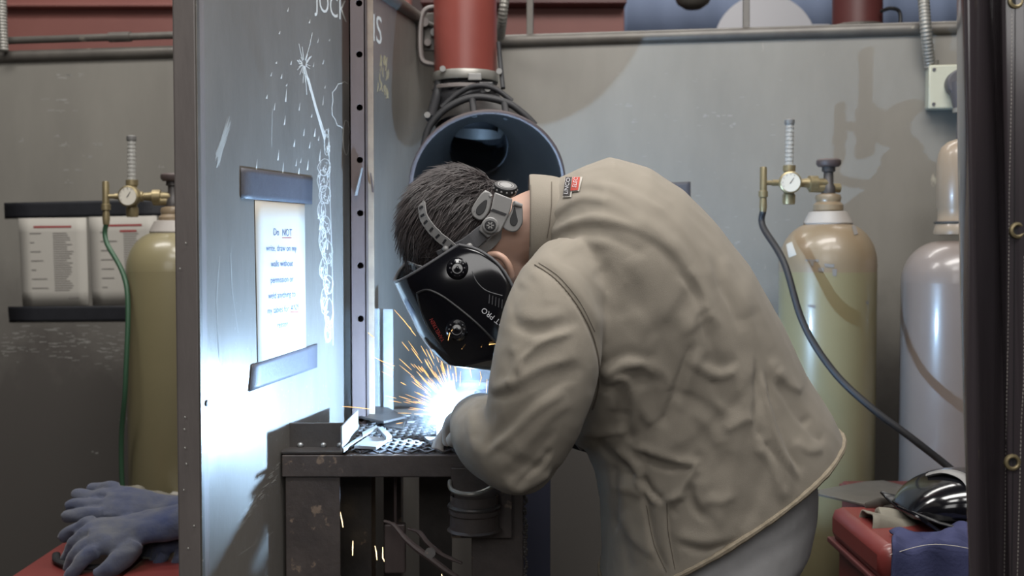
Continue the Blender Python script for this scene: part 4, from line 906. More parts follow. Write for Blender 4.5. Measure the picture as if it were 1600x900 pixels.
for (bx_, by_, bY, br_) in ((810, 706, 1.625, 66), (788, 692, 1.655, 66), (768, 678, 1.70, 57)): jk.ball(W(bx_, by_, bY), br_*bY/FP, n=28)
jk.ring([[W(px, py, Y) for px, py in poly] for poly, Y in (([(838, 690), (900, 650), (866, 705), (858, 748), (808, 772), (790, 760)], 1.57), ([(838, 690), (900, 650), (866, 705), (858, 748), (808, 772), (790, 760)], 1.66))])
P_, R_ = limb([(900, 400, 2.00, 60), (875, 500, 2.03, 66), (862, 590, 2.05, 62), (846, 645, 2.06, 50), (812, 655, 2.06, 46), (778, 652, 2.05, 40)]); jk.tube(P_, R_, 20)
# far front panel hanging open
pa = [(905, 640), (926, 700), (940, 750), (948, 800), (946, 860), (944, 1000)]
jk.ring([[W(x, y, 1.97), W(x+60, y+20, 1.93), W(x+70, y+20, 2.05), W(x+2, y, 2.03)] for x, y in pa])
jm = remesh(jk, .0048, 10)
# cut open at hem, near cuff and neck
def cut(me, co, no, loc=None, rad=None):
    bm = bmesh.new(); bm.from_mesh(me)
    if loc is None:
        bmesh.ops.bisect_plane(bm, geom=bm.verts[:]+bm.edges[:]+bm.faces[:], plane_co=co, plane_no=no, clear_outer=True)
    else:
        near = [f for f in bm.faces if (f.calc_center_median()-loc).length < rad]
        gv = list({v for f in near for v in f.verts}); ge = list({e for f in near for e in f.edges})
        r = bmesh.ops.bisect_plane(bm, geom=gv+ge+near, plane_co=co, plane_no=no)
        dl = [f for f in bm.faces if (f.calc_center_median()-loc).length < rad+.01 and (f.calc_center_median()-co).dot(no) > 1e-5]
        bmesh.ops.delete(bm, geom=dl, context='FACES')
    bm.to_mesh(me); bm.free()
def rings_of(me):
    bm = bmesh.new(); bm.from_mesh(me); E = [e for e in bm.edges if e.is_boundary]; seen = set(); out = []
    adj = {}
    for e in E:
        for v in e.verts: adj.setdefault(v.index, []).append(e.other_vert(v).index)
    for s_ in adj:
        if s_ in seen: continue
        loop = [s_]; seen.add(s_); c_ = s_
        while True:
            nx_ = [q for q in adj[c_] if q not in seen]
            if not nx_: break
            c_ = nx_[0]; seen.add(c_); loop.append(c_)
        out.append([bm.verts[i].co.copy() for i in loop] if False else [me.vertices[i].co.copy() for i in loop])
    bm.free(); return out
FG = 1.0
def fold(me, folds, near=True):
    n = len(me.vertices); co = np.empty(n*3); me.vertices.foreach_get('co', co); co = co.reshape(-1, 3)
    no = np.empty(n*3); me.vertices.foreach_get('normal', no); no = no.reshape(-1, 3)
    q = co-np.array(CAM); f = np.array(_f); u = np.array(_u); z = q@f; px = 800+FP*q[:, 0]/z; py = 450-FP*(q@u)/z
    face = np.clip(-(no*(q/np.linalg.norm(q, axis=1)[:, None])).sum(1)*2.2, 0, 1)
    disp = np.zeros(n); vis = face > 0; PXa, PYa = px, py
    for pts, w, amp in folds:
        P = np.array([(p[0], p[1]) for p in spline([(a, b, 0) for a, b in pts], 5)]); mg = w*5
        idx = np.where(vis & (PXa > P[:, 0].min()-mg) & (PXa < P[:, 0].max()+mg) & (PYa > P[:, 1].min()-mg) & (PYa < P[:, 1].max()+mg))[0]
        if len(idx) == 0: continue
        px = PXa[idx]; py = PYa[idx]; best = np.full(len(idx), 1e9); tb_ = np.zeros(len(idx)); side = np.zeros(len(idx))
        for i in range(len(P)-1):
            a = P[i]; d = P[i+1]-a; L2 = (d**2).sum()
            if L2 < 1e-6: continue
            t = np.clip(((px-a[0])*d[0]+(py-a[1])*d[1])/L2, 0, 1); dx = px-a[0]-t*d[0]; dy = py-a[1]-t*d[1]; D = np.hypot(dx, dy)
            m_ = D < best; best[m_] = D[m_]; tb_[m_] = (i+t[m_])/(len(P)-1); side[m_] = np.sign(dx*d[1]-dy*d[0])[m_]
        taper = np.clip(np.minimum(tb_, 1-tb_)*5+.12, 0, 1)
        wl = np.where(side > 0, w*2.0, w*.85)                     # cloth folds: one steep, one soft flank
        amp = amp*min(1.0, .35+np.hypot(*(P[-1]-P[0]))/150)
        disp[idx] += FG*amp*taper*np.exp(-(best/wl)**2)
    co += no*(disp*face)[:, None]
    me.vertices.foreach_set('co', co.ravel()); me.update()
FG = .62
FOLDS = [
 # armhole seam groove
 ([(836, 414), (868, 436), (900, 474), (924, 520), (935, 565), (934, 610), (920, 648)], 3.2, -.0052),
 ([(842, 404), (878, 428), (912, 468), (936, 512), (947, 560)], 7, .0045),
 # shoulder / yoke folds
 ([(858, 345), (885, 322), (915, 312), (955, 318)], 6, .006), ([(862, 358), (900, 338), (945, 334), (1000, 352)], 6, -.005),
 ([(850, 372), (885, 352), (930, 345), (985, 355), (1040, 385), (1080, 430)], 8, .007), ([(850, 392), (895, 368), (950, 372), (1010, 400)], 7, -.004),
 ([(868, 400), (915, 380), (960, 385)], 9, .004), ([(880, 300), (920, 290), (965, 300), (1010, 330)], 8, .004), ([(935, 280), (985, 290), (1040, 325)], 9, -.004),
 ([(900, 275), (930, 262), (970, 262)], 7, .004), ([(1000, 300), (1050, 340), (1095, 400), (1120, 450)], 10, .005),
 ([(870, 402), (905, 420), (930, 455), (945, 500)], 9, -.004), ([(930, 420), (960, 450), (975, 500)], 14, -.005), ([(985, 400), (1010, 450), (1020, 520)], 16, .005),
 ([(1060, 425), (1085, 460), (1098, 505), (1110, 545)], 5, -.006), ([(1072, 420), (1098, 462), (1115, 515)], 6, .006),
 ([(1112, 400), (1122, 440), (1142, 480), (1155, 520)], 6, -.005), ([(1125, 400), (1140, 450), (1160, 500)], 7, .005), ([(1085, 545), (1080, 500), (1105, 475)], 7, .006),
 ([(1170, 480), (1188, 530), (1205, 570)], 6, -.004), ([(1065, 525), (1090, 505), (1112, 490)], 6, .005), ([(1000, 545), (1020, 520), (1045, 500)], 9, -.004), ([(1150, 440), (1175, 500), (1200, 560), (1215, 600)], 7, .004),
 # armpit swirl
 ([(940, 592), (965, 575), (1000, 570), (1032, 592)], 6, .010), ([(945, 604), (968, 590), (984, 606), (990, 640), (986, 672)], 5, .011), ([(930, 610), (955, 608), (968, 625), (966, 655)], 6, -.012),
 ([(960, 640), (955, 662), (966, 672)], 9, -.012), ([(905, 675), (930, 680), (955, 676), (985, 674)], 5, .007), ([(975, 640), (978, 668), (990, 690)], 6, -.010), ([(940, 580), (975, 556), (1015, 560)], 6, -.008),
 ([(1000, 600), (1004, 640), (1018, 665)], 7, .008), ([(1012, 560), (1040, 590), (1046, 610)], 6, .006),
 # long creases of the body
 ([(1078, 540), (1062, 590), (1045, 640), (1030, 665)], 5, -.007), ([(1090, 540), (1074, 592), (1056, 645)], 7, .007),
 ([(990, 698), (1030, 712), (1062, 722), (1090, 725)], 5, .010), ([(990, 712), (1030, 728), (1058, 734)], 6, -.008), ([(1092, 722), (1078, 742), (1060, 770), (1040, 782)], 5, .010), ([(1082, 712), (1096, 720), (1090, 735)], 5, -.009),
 ([(1076, 752), (1076, 778), (1088, 800), (1105, 812)], 5, -.009), ([(1086, 748), (1088, 775), (1102, 796)], 6, .006), ([(1000, 742), (1018, 768), (1036, 784)], 3.4, -.013), ([(990, 740), (1008, 768), (1028, 788)], 5, .008),
 ([(1040, 790), (1060, 778), (1075, 778)], 4, .007), ([(1045, 782), (1052, 800), (1058, 806)], 4, -.006), ([(1100, 782), (1125, 785), (1150, 775)], 5, .005),
 ([(1070, 560), (1100, 580), (1125, 590), (1145, 578)], 7, .008), ([(1095, 560), (1130, 572), (1150, 560)], 8, -.006), ([(1110, 590), (1125, 620), (1150, 640)], 8, -.006), ([(1130, 675), (1155, 660), (1175, 655)], 7, .008),
 ([(1130, 662), (1110, 640), (1080, 622), (1050, 615)], 8, -.005), ([(1080, 640), (1110, 670), (1125, 700)], 9, .005), ([(1140, 700), (1120, 740), (1112, 775)], 9, -.004),
 ([(1178, 560), (1180, 620), (1178, 660), (1190, 690)], 4, -.008), ([(1186, 580), (1198, 640), (1215, 700), (1246, 748)], 4, .008), ([(1194, 580), (1208, 640), (1228, 700), (1250, 740)], 4, -.008), ([(1190, 690), (1212, 720), (1226, 770)], 4, -.006),
 ([(1180, 700), (1205, 730), (1222, 785)], 5, .006), ([(1210, 580), (1232, 600), (1256, 612)], 6, .006), ([(1214, 596), (1240, 640), (1262, 668)], 7, -.005), ([(1240, 690), (1262, 705), (1285, 702)], 6, .006), ([(1254, 650), (1270, 680), (1288, 690)], 6, -.005),
 ([(1008, 700), (1006, 740), (1010, 790), (1022, 850), (1042, 895)], 4, -.007), ([(1042, 790), (1046, 840), (1055, 892)], 3, -.004), ([(1060, 850), (1100, 862), (1140, 850), (1175, 832)], 5, -.006), ([(1055, 838), (1100, 848), (1150, 838)], 6, .006),
 ([(950, 760), (985, 765), (1005, 775)], 6, .006), ([(948, 740), (975, 735), (1000, 752)], 6, -.007), ([(970, 800), (990, 840), (1030, 870)], 9, .006), ([(955, 800), (975, 850), (985, 900)], 8, -.006), ([(925, 690), (950, 712), (985, 740)], 6, -.010), ([(960, 700), (985, 722), (1006, 752)], 5, .009),
 ([(958, 720), (962, 780), (958, 830)], 6, -.008), ([(975, 745), (972, 800), (962, 850)], 6, .006), ([(1160, 600), (1150, 700), (1140, 800)], 16, .004), ([(1100, 740), (1120, 800), (1140, 835)], 12, .004),
 ([(905, 335), (1000, 345), (1075, 420), (1108, 510), (1150, 590), (1185, 690), (1200, 760)], 13, .006), ([(980, 440), (1030, 520), (1080, 640), (1150, 760)], 16, -.005), ([(965, 600), (1010, 540), (1050, 470), (1080, 430)], 14, .005),
 ([(1010, 700), (1060, 690), (1120, 640), (1190, 560)], 14, .005), ([(1100, 860), (1130, 790), (1150, 690), (1160, 600)], 13, .005), ([(1150, 840), (1185, 770), (1195, 700)], 10, -.005), ([(1230, 780), (1225, 700), (1200, 620)], 9, .005),
 # sleeve folds
 ([(812, 440), (800, 470), (806, 505)], 8, -.006), ([(830, 425), (850, 445), (858, 480)], 8, .005), ([(790, 500), (830, 520), (870, 515), (905, 500)], 8, -.006), ([(800, 490), (840, 500), (885, 490)], 8, .005),
 ([(812, 588), (818, 560), (850, 535), (895, 520)], 5, .008), ([(808, 602), (812, 560), (838, 540)], 5, -.006), ([(800, 540), (806, 560), (800, 590), (790, 600)], 6, .006), ([(764, 612), (800, 602), (850, 575), (900, 560)], 6, .006),
 ([(768, 622), (810, 615), (860, 590), (915, 575)], 7, -.005), ([(752, 705), (790, 670), (830, 630), (870, 600), (905, 590)], 6, -.006), ([(758, 712), (800, 680), (842, 640), (885, 612)], 6, .006), ([(775, 735), (815, 700), (860, 650), (895, 630)], 9, .005),
 ([(790, 750), (830, 720), (870, 670)], 6, -.005), ([(806, 772), (820, 748), (848, 722), (862, 700)], 4, -.008), ([(742, 625), (746, 660), (738, 690)], 7, -.005), ([(732, 640), (734, 680), (745, 715)], 6, .004), ([(815, 752), (845, 735), (860, 712)], 5, .006),
]
fold(jm, FOLDS)
NN = [v.normal.copy() for v in jm.vertices]
for v, nn in zip(jm.vertices, NN):
    c_ = v.co; q = c_.x*.64-c_.z*.77; r = c_.x*.77+c_.z*.64           # along / across the back
    v.co += nn*(noise.noise(c_*9)*.0035+(1-abs(noise.noise(V((q*7, c_.y*10, r*22)))))**3*.0010+noise.noise(V((c_.x*40, c_.y*40, c_.z*40)))*.0006)
HT = W(1311, 655, 1.90); HB = W(1078, 893, 1.66); hn = (HB-HT).cross(V((0, 1, .0))).normalized()
hn = hn if hn.z < 0 else -hn
cut(jm, HT, hn)
wr = W(746, 658, 1.90); cut(jm, W(748, 662, 1.812), (W(746, 660, 1.82)-W(760, 673, 1.75)).normalized(), W(744, 659, 1.83), .09)
nk = W(830, 345, YC); cut(jm, W(852, 345, YC), V((-1, 0, 0)), W(840, 345, YC), .13)
jacket = link('jacket', jm, 'jacket', person, True, 0, 80)
sm = jacket.modifiers.new('t', 'SOLIDIFY'); sm.thickness = .0035; sm.offset = -1
JB = bvh_of(jm)
loops = sorted(rings_of(jm), key=len, reverse=True)
if loops:
    L = loops[0]; L = L[::2]; 
    rr_ = [.0050+.0018*noise.noise(p*60) for p in L]
    MB().tube(L+[L[0]], rr_+[rr_[0]], 8).build('hem', 'hem', jacket)
# seams and stitching
def seam(L, m='jacketstitch', r=.0009, off=.0006, name='seam'):
    P = hits(JB, [(p.x, p.y) for p in spline([(a, b, 0) for a, b in L], 6)], off, 2)
    if len(P) > 2: MB().tube(P, r, 6).build(name, m, jacket)
seam([(836, 414), (868, 436), (900, 474), (924, 520), (935, 565), (934, 610), (926, 640)], r=.0013)
seam([(842, 411), (874, 433), (906, 472), (929, 518)], r=.0005)
seam([(1042, 786), (1044, 830), (1055, 890)], r=.0007); seam([(1010, 790), (1022, 850), (1042, 893)], r=.0006)
# collar
def collar_ring(x, y0, y1, d, n=40): return sec((x, y0), (x, y1), d, n=n, e=.9)
cl = MB(); cl.ring([sec((826, 272), (824, 440), .112, n=48, e=.9), sec((840, 273), (838, 438), .114, n=48, e=.9), sec((864, 275), (855, 426), .122, n=48, e=.9), sec((884, 281), (868, 410), .128, n=48, e=.9)], True, False)
clm = cl.mesh('collar'); fold(clm, [([(832, 300), (846, 340), (840, 400)], 8, .003), ([(850, 290), (858, 340), (850, 380)], 5, -.003)])
for v in clm.vertices: v.co += v.normal*noise.noise(v.co*14)*.002
collar = link('collar', clm, 'jacket', jacket); sm = collar.modifiers.new('t', 'SOLIDIFY'); sm.thickness = .005; ssb = collar.modifiers.new('s', 'SUBSURF'); ssb.levels = 1; ssb.render_levels = 2
CB = bvh_of(clm)
for L in ([(862, 285), (862, 320), (859, 350), (855, 372)], [(829, 290), (829, 340), (828, 385)]):
    P = hits(CB, L, .0012, 8)
    if len(P) > 2: MB().tube(P, .0007, 6).build('collar_stitch', 'jacketstitch', collar)
# printed label over the shoulder
lab = MB(); both = bvh_of(jm)
def both_hit(px, py, off):
    a = hit(CB, px, py, off); b = hit(JB, px, py, off)
    if a is None: return b
    if b is None: return a
    return a if (a-CAM).length < (b-CAM).length else b
class _B:
    def ray_cast(s, o, d):
        a = CB.ray_cast(o, d); b = JB.ray_cast(o, d)
        if a[0] is None: return b
        if b[0] is None: return a
        return a if a[3] < b[3] else b
BB = _B()
pw = MB(); decal(BB, [(880.5, 309.5), (884, 278.5), (897.5, 278), (894, 309)], pw, .0022, 8, 8); decal(BB, [(893, 300.5), (896, 278), (911, 278), (906, 300)], pw, .0022, 8, 8); plab = pw.build('label_patch', 'paper', jacket)
pw = MB(); decal(BB, [(881.5, 308), (885.2, 279), (895.5, 279), (892.5, 307.5)], pw, .0032, 6, 8); pw.build('label_black_panel', 'labelblack', plab)
pw = MB(); decal(BB, [(893.5, 299.3), (896.5, 279), (908, 279), (905, 299)], pw, .0032, 6, 8); pw.build('label_red_panel', 'labelred', plab)
pw = MB(); text_on(BB, 'LINCO', 888.7, 293, 9.0, pw, 81, .92, off=.0040); text_on(BB, 'ELEC', 901, 287.5, 8.5, pw, 81, .80, off=.0040); pw.build('label_lettering', 'whitetext', plab)
# ---- grey shirt and jeans
lo = MB(); lo.ring([sec(T, B, d) for T, B, d in [((1235, 640), (985, 700), .16), ((1256, 700), (975, 780), .18), ((1268, 752), (972, 850), .19), ((1266, 790), (970, 905), .195), ((1256, 838), (968, 945), .192), ((1242, 866), (970, 965), .182)]])
shm = remesh(lo, .008, 3); fold(shm, [([(1255, 760), (1235, 800), (1180, 840)], 6, -.005), ([(1262, 790), (1230, 825), (1170, 855)], 6, .005), ([(1250, 770), (1240, 740)], 5, .004)])
shirt = link('shirt', shm, 'shirt', person)
jn = MB(); jn.ring([sec(T, B, d) for T, B, d in [((1228, 780), (985, 870), .155), ((1246, 825), (980, 930), .160), ((1240, 860), (975, 960), .162), ((1228, 900), (975, 980), .165), ((1215, 960), (985, 1030), .160)]])
for s_, Yl in ((1, 1.78), (-1, 1.97)):
    P_ = spline([W(1115, 930, Yl), W(1090, 1010, Yl), V((.30, Yl-.02*s_, .52)), V((.36, Yl-.03*s_, .14)), V((.36, Yl-.03*s_, .09))], 6); jn.tube(P_, [.105-.035*i/(len(P_)-1) for i in range(len(P_))], 20)
jme = remesh(jn, .008, 3); fold(jme, [([(1245, 850), (1215, 885), (1180, 900)], 4, -.005), ([(1200, 870), (1196, 895)], 3, -.004)])
jeans = link('jeans', jme, 'jeans', person); JJ = bvh_of(jme)
for L in ([(1190, 876), (1198, 884), (1198, 899)], [(1238, 848), (1225, 868), (1205, 884), (1170, 892)]):
    P = hits(JJ, L, .001, 6)
    if len(P) > 2: MB().tube(P, .0009, 6).build('seam', 'stitch', jeans)
kk = MB(); random.seed(6)
p = W(1251, 832, 1.80); kk.tube([p, p+V((.006, -.004, -.01)), p+V((.001, -.004, -.02))], .003, 8); kk.torus(p+V((.003, -.004, -.002)), (0, 1, 0), .006, .0015, 14, 6)
kk.build('key_ring', 'chrome', jeans)
for s_, Yl in ((1, 1.78), (-1, 1.97)):
    yy = Yl-.03*s_; b_ = MB(); 
    b_.ring([[V((.36+cx2+math.cos(q*math.pi/10)*a_, yy+math.sin(q*math.pi/10)*w_, z)) for q in range(20)] for (z, a_, w_, cx2) in [(0, .145, .050, -.075), (.02, .148, .052, -.075), (.05, .135, .048, -.065), (.08, .095, .046, -.025), (.12, .062, .048, 0), (.20, .058, .050, .0)]])
    b_.build('boot', 'boot', person)
# ---- gloves on the hands, torch
gn = MB(); hand_geo(gn, *HN, 1.0, .0030, 1); gn.tube([HN[0]-HN[1]*.00, HN[0]-HN[1].normalized()*.05], [.034, .040], 16)
g_ = link('glove', remesh(gn, .0042, 2), 'workglove', person)
gf = MB(); hand_geo(gf, *HF, 1.0, .0030, -1); gf.tube([HF[0], HF[0]-HF[1].normalized()*.05], [.034, .040], 16)
g_ = link('glove', remesh(gf, .0042, 2), 'workglove', person)
ARC = W(716, 652, 2.09)
th = thing('welding_torch', 'black welding torch held in the gloved hands at the arc', 'torch', ARC)
tq = spline([ARC+V((.012, .0, .014)), ARC+V((.035, 0, .040)), ARC+V((.065, -.01, .035)), ARC+V((.12, -.03, .010))], 6)
MB().tube(tq[:8], .008, 12).build('nozzle', 'brass', th); MB().tube(tq[6:], .011, 12).build('neck', 'rubber', th)
MB().tube(spline([tq[-1], tq[-1]+V((.04, .0, .0)), W(820, 676, 2.10), W(860, 684, 2.14), W(900, 694, 2.16), W(960, 720, 2.16), W(1010, 800, 2.16), W(1030, 950, 2.2), V((.30, 2.3, .02)), V((.45, 2.5, .02))], 8), .010, 10).build('cable', 'rubber', th)
MB().tube([W(893, 682, 1.86), W(902, 690, 1.85), W(909, 703, 1.85)], [.004, .006, .003], 8).build('cable_clip', 'chrome', th)
# ------------------------------------------------------------------ welding helmet worn on the head
wh = thing('welding_helmet', 'glossy black welding helmet with headgear worn by the welder', 'helmet', W(720, 480, 1.87))
HY = 1.87
def hp(px, py): return W(px, py, HY)
hs_secs = [((620, 430), (722, 364), .114), ((625, 442), (750, 370), .122), ((635, 462), (778, 388), .128), ((646, 484), (798, 416), .130), ((659, 510), (810, 450), .130), ((679, 536), (817, 482), .127), ((691, 547), (821, 504), .125), ((701, 550), (823, 520), .124), ((740, 554), (825, 534), .118), ((794, 559), (829, 548), .10)]
_F = spline([(F[0], F[1], w) for F, N, w in hs_secs], 4); _N = spline([(N[0], N[1], 0) for F, N, w in hs_secs], 4)
rings = shell([(hp(f_.x, f_.y), hp(n_.x, n_.y), f_.z, 0, .18) for f_, n_ in zip(_F, _N)], 40, .55)
hsm = MB().ring(rings, False, False).mesh('shell')
helm = link('shell', hsm, 'blackgloss', wh, True, 0, 70)
sm = helm.modifiers.new('t', 'SOLIDIFY'); sm.thickness = .0035; sm.offset = 0; s2_ = helm.modifiers.new('s', 'SUBSURF'); s2_.levels = 1; s2_.render_levels = 2
HBV = bvh_of(hsm)
# rolled edge along the rim and bottom
def edge(L, r, name, m, off=.001, par=helm):
    P = hits(HBV, [(p.x, p.y) for p in spline([(a, b, 0) for a, b in L], 6)], off, 2)
    if len(P) > 2: return MB().tube(P, r, 8).build(name, m, par)
MB().tube(rings[0], .0028, 8).build('brow_rim', 'greyplastic', helm); MB().tube(rings[-1], .003, 8).build('chin_rim', 'silverplastic', helm)
MB().tube([r_[0] for r_ in rings], .0025, 8).build('side_rim', 'greyplastic', helm)
edge([(652, 458), (668, 453), (690, 462), (715, 480), (745, 505), (768, 528), (785, 548)], .0022, 'lens_surround', 'black')
edge([(652, 458), (660, 490), (672, 515), (688, 538)], .0018, 'lens_surround', 'black')
edge([(738, 424), (745, 440), (760, 454), (785, 462)], .0010, 'shell_groove', 'greyplastic')
for k in range(5): edge([(765+k*5, 460+k*2), (764+k*5, 474+k*2)], .0009, 'vent_slot', 'greyplastic')
def knob(px, py, r, name):
    p = hit(HBV, px, py, 0); 
    if p is None: return
    d = (V((0, -1, .12))).normalized()
    MB().lathe([(r*1.15, -.002), (r*1.12, .003), (r*.95, .006), (r*.9, .010), (r*.55, .012), (r*.5, .007), (r*.2, .007), (.0008, .008)], p, d, 28).build(name, 'blackgloss', helm)
    tk = MB()
    for k in range(10):
        a = k*math.pi/5; q = p+d*.011+V((math.cos(a)*r*.72, 0, math.sin(a)*r*.72)); tk.ball(q, .0016, n=6)
    tk.build('knob_ridge', 'greyplastic', helm)
knob(715, 420, .0160, 'pivot_knob'); knob(714, 515, .0165, 'shade_knob')
tx = MB(); text_on(HBV, 'ERT PRO', 772, 497, 12, tx, 142, 1.0, off=.002); tx.build('lettering', 'whitetext', helm, False)
tx = MB(); text_on(HBV, 'YAMELTREN', 684, 515, 8.5, tx, 118, .85, off=.002); tx.build('red_lettering', 'redtext', helm, False)
# lens window on the front face
F_ = [W(644, 468, 1.87), W(668, 520, 1.87)]; fd_ = (F_[1]-F_[0]).normalized(); on = V((-fd_.z, 0, fd_.x)); on = on if on.x < 0 else -on
Rl = Matrix((fd_, V((0, 1, 0)), on)).transposed(); lc = (F_[0]+F_[1])/2+on*.001
MB().box(lc, (.075, .120, .010), Rl).build('lens_frame', 'black', wh, True, .004); MB().box(lc+on*.0035, (.055, .098, .006), Rl).build('lens', 'lens', wh, True, .001)
# headgear bands over the hair
HB2 = bvh_of(MB().ball(hl2w(0, -.012, .020), .083, .105, .0935, 40, RH).mesh('x'))
def band(L, w, m, name, par, off=.003, th=.0025, holes=None, bv=None):
    P = hits(bv or HB2, [(p.x, p.y) for p in spline([(a, b, 0) for a, b in L], 6)], off, 1)
    if len(P) < 3: return None
    rings = []
    for i, p in enumerate(P):
        t = (P[min(i+1, len(P)-1)]-P[max(i-1, 0)]).normalized(); n_ = (p-HC).normalized(); n_ = (n_-t*n_.dot(t)).normalized(); s_ = t.cross(n_)
        rings.append([p-s_*w/2, p+s_*w/2, p+s_*w/2+n_*th, p-s_*w/2+n_*th])
    o = MB().ring(rings).build(name, m, par, False, .0008)
    if holes:
        hb = MB()
        for i in range(2, len(P)-2, holes):
            t = (P[i+1]-P[i-1]).normalized(); n_ = (P[i]-HC).normalized(); s_ = t.cross(n_); q = P[i]+n_*(th+.0006)
            hb.prism([q-s_*w*.28-t*.0018, q+s_*w*.28-t*.0018, q+s_*w*.28+t*.0018, q-s_*w*.28+t*.0018], n_*.0004)
        hb.build('strap_holes', 'rubber', o, False)
    return o
b1_ = band([(664, 322), (668, 342), (682, 362), (700, 378), (716, 392)], .0165, 'silverplastic', 'crown_strap', wh, off=.009, holes=3)
b2_ = band([(648, 408), (662, 414), (680, 417)], .017, 'silverplastic', 'brow_band', wh, off=.011, holes=3)
b3_ = band([(690, 400), (708, 392), (728, 382), (746, 368), (758, 358)], .026, 'greyplastic', 'side_band', wh, off=.006, th=.005)
b4_ = band([(745, 392), (762, 382), (776, 366), (782, 352)], .016, 'silverplastic', 'rear_pad', wh, off=.001, th=.006)
def gp_(px, py, off): 
    p = hit(HB2, px, py, off); return p if p is not None else W(px, py, 1.80)
def plateP(poly, z, th, m, name, par=wh, bev=.002):
    if name in ('ratchet_arm', 'pad_insert'):
        q = [(x, y, 0) for x, y in poly]; q = spline([q[-1]]+q+[q[0], q[1]], 4)[4:-5]; poly = [(v.x, v.y) for v in q]
    return MB().prism([W(x, y, z) for x, y in poly], (0, th, 0)).build(name, m, par, True, bev)
plateP([(773, 300), (801, 311), (797, 330), (790, 346), (782, 362), (762, 372), (748, 360), (754, 346), (766, 332)], 1.778, .008, 'silverplastic', 'ratchet_housing')
plateP([(766, 329), (770, 326), (792, 334), (789, 337)], 1.7765, .002, 'rubber', 'housing_slot', bev=0)
pe = plateP([(756, 299), (768, 303), (767, 320), (762, 334), (752, 344), (741, 340), (736, 330), (743, 315)], 1.783, .005, 'silverplastic', 'ratchet_arm')
plateP([(761, 312), (758, 328), (750, 336), (744, 333), (745, 325), (753, 316)], 1.7815, .002, 'black', 'pad_insert', pe)
pe = plateP([(802, 314), (815, 320), (817, 338), (816, 350), (808, 361), (796, 362), (784, 353), (792, 340), (799, 328)], 1.783, .006, 'silverplastic', 'ratchet_arm')
plateP([(804, 323), (807, 336), (809, 346), (804, 353), (798, 350), (797, 342), (801, 332)], 1.7815, .002, 'black', 'pad_insert', pe)
kn = W(789, 297, 1.80); ka = V((.15, -.45, .88)).normalized()
MB().lathe([(.012, -.012), (.0135, -.010), (.0185, -.004), (.020, 0), (.020, .006), (.0185, .009), (.010, .010), (.009, .008), (.001, .008)], kn, ka, 26).build('ratchet_knob', 'black', wh); MB().cyl(kn+ka*.006, kn+ka*.0098, .0135, 24).build('knob_cap', 'silverplastic', wh)
rk = MB()
for k in range(14):
    a = k*math.pi/7; a1_ = ka.orthogonal().normalized(); b1x = ka.cross(a1_); rk.ball(kn+ka*.004+(a1_*math.cos(a)+b1x*math.sin(a))*.0195, .0022, n=6)
rk.build('knob_grip', 'silverplastic', wh)
MB().cyl(W(766, 352, 1.776), W(766, 352, 1.768), .0135, 28).build('button_boss', 'silverplastic', wh, bevel=.002); MB().cyl(W(766, 352, 1.770), W(766, 352, 1.764), .0090, 24).build('adjust_button', 'black', wh, bevel=.001); st_ = MB()
for k in range(3):
    st_.box(W(766, 352, 1.7635), (.012, .001, .0022), Matrix.Rotation(k*math.pi/3, 3, 'Y'))
st_.build('button_star', 'silverplastic', wh, False)
def loopP(L, name, r=.0042, m='silverplastic', z=1.785, fill=None):
    P = spline([W(x, y, z) for x, y in L], 6); o = MB().tube(P, r, 8, flat=1.5).build(name, m, wh)
    if fill: MB().prism([W(x, y, z+.004) for x, y in fill], (0, .004, 0)).build('pad_insert', 'black', wh, True, .002)


MB().cyl(W(757, 300, 1.79), W(768, 308, 1.785), .004, 10).build('hinge_pin', 'silverplastic', wh); MB().cyl(W(803, 318, 1.78), W(815, 322, 1.785), .004, 10).build('hinge_pin', 'silverplastic', wh)
for (x, y) in ((698, 386), (732, 383)): MB().ball(gp_(x, y, .010), .006, n=12).build('rivet', 'silverplastic', wh)
# ------------------------------------------------------------------ arc, sparks, smoke
tag(MB().ball(ARC, .0065, n=12).build('welding_arc', 'arc'), 'blinding white welding arc in front of the gloved hand', 'arc')
random.seed(77)
G_ = 'orange sparks flying from the arc'
def spark(P, w, hot):
    t = MB().tube(P, [w*.35, w, w*.35] if len(P) == 3 else [w*.35]+[w]*(len(P)-2)+[w*.35], 5)
    tag(t.build('spark', 'sparkhot' if hot else 'spark'), 'thin glowing orange spark flying out from the welding arc', 'spark', G_)
for k in range(108):
    ang = math.radians(random.choice([random.gauss(130, 16), random.gauss(138, 22), random.gauss(165, 10), random.gauss(112, 14)]))
    d0 = random.uniform(18, 45)+abs(random.gauss(0, 42)); L = random.uniform(8, 34)*(1 if d0 > 50 else .9)
    if 150 < math.degrees(ang): d0 *= .75; L *= .8
    dy = random.uniform(-.12, .07); pts = []
    for q in (0, .5, 1):
        s_ = d0+L*q; x = 716+math.cos(ang)*s_; y = 650-math.sin(ang)*s_+s_*s_*.00035; pts.append(W(x, y, 2.09+dy*s_/120))
    if topx(pts[2])[1] > 668: continue
    spark(pts, random.uniform(.0005, .0009), d0 < 45)
for L in ([(535, 635), (560, 637), (585, 640)], [(582, 557), (600, 566), (617, 572)], [(616, 484), (632, 502), (646, 520)], [(704, 558), (711, 552), (722, 545)], [(750, 580), (752, 590), (749, 602)], [(761, 592), (760, 605), (760, 614)], [(747, 548), (752, 542), (756, 550)], [(700, 532), (703, 520), (707, 515)], [(755, 556), (765, 538), (778, 537)], [(707, 562), (711, 575), (713, 590)], [(732, 560), (734, 575), (737, 590)], [(640, 510), (644, 518), (650, 525)]):
    spark([W(x, y, 2.04 if y > 545 or x < 690 else 1.735) for x, y in L], .0008, False)
G2 = 'sparks dropping under the table'
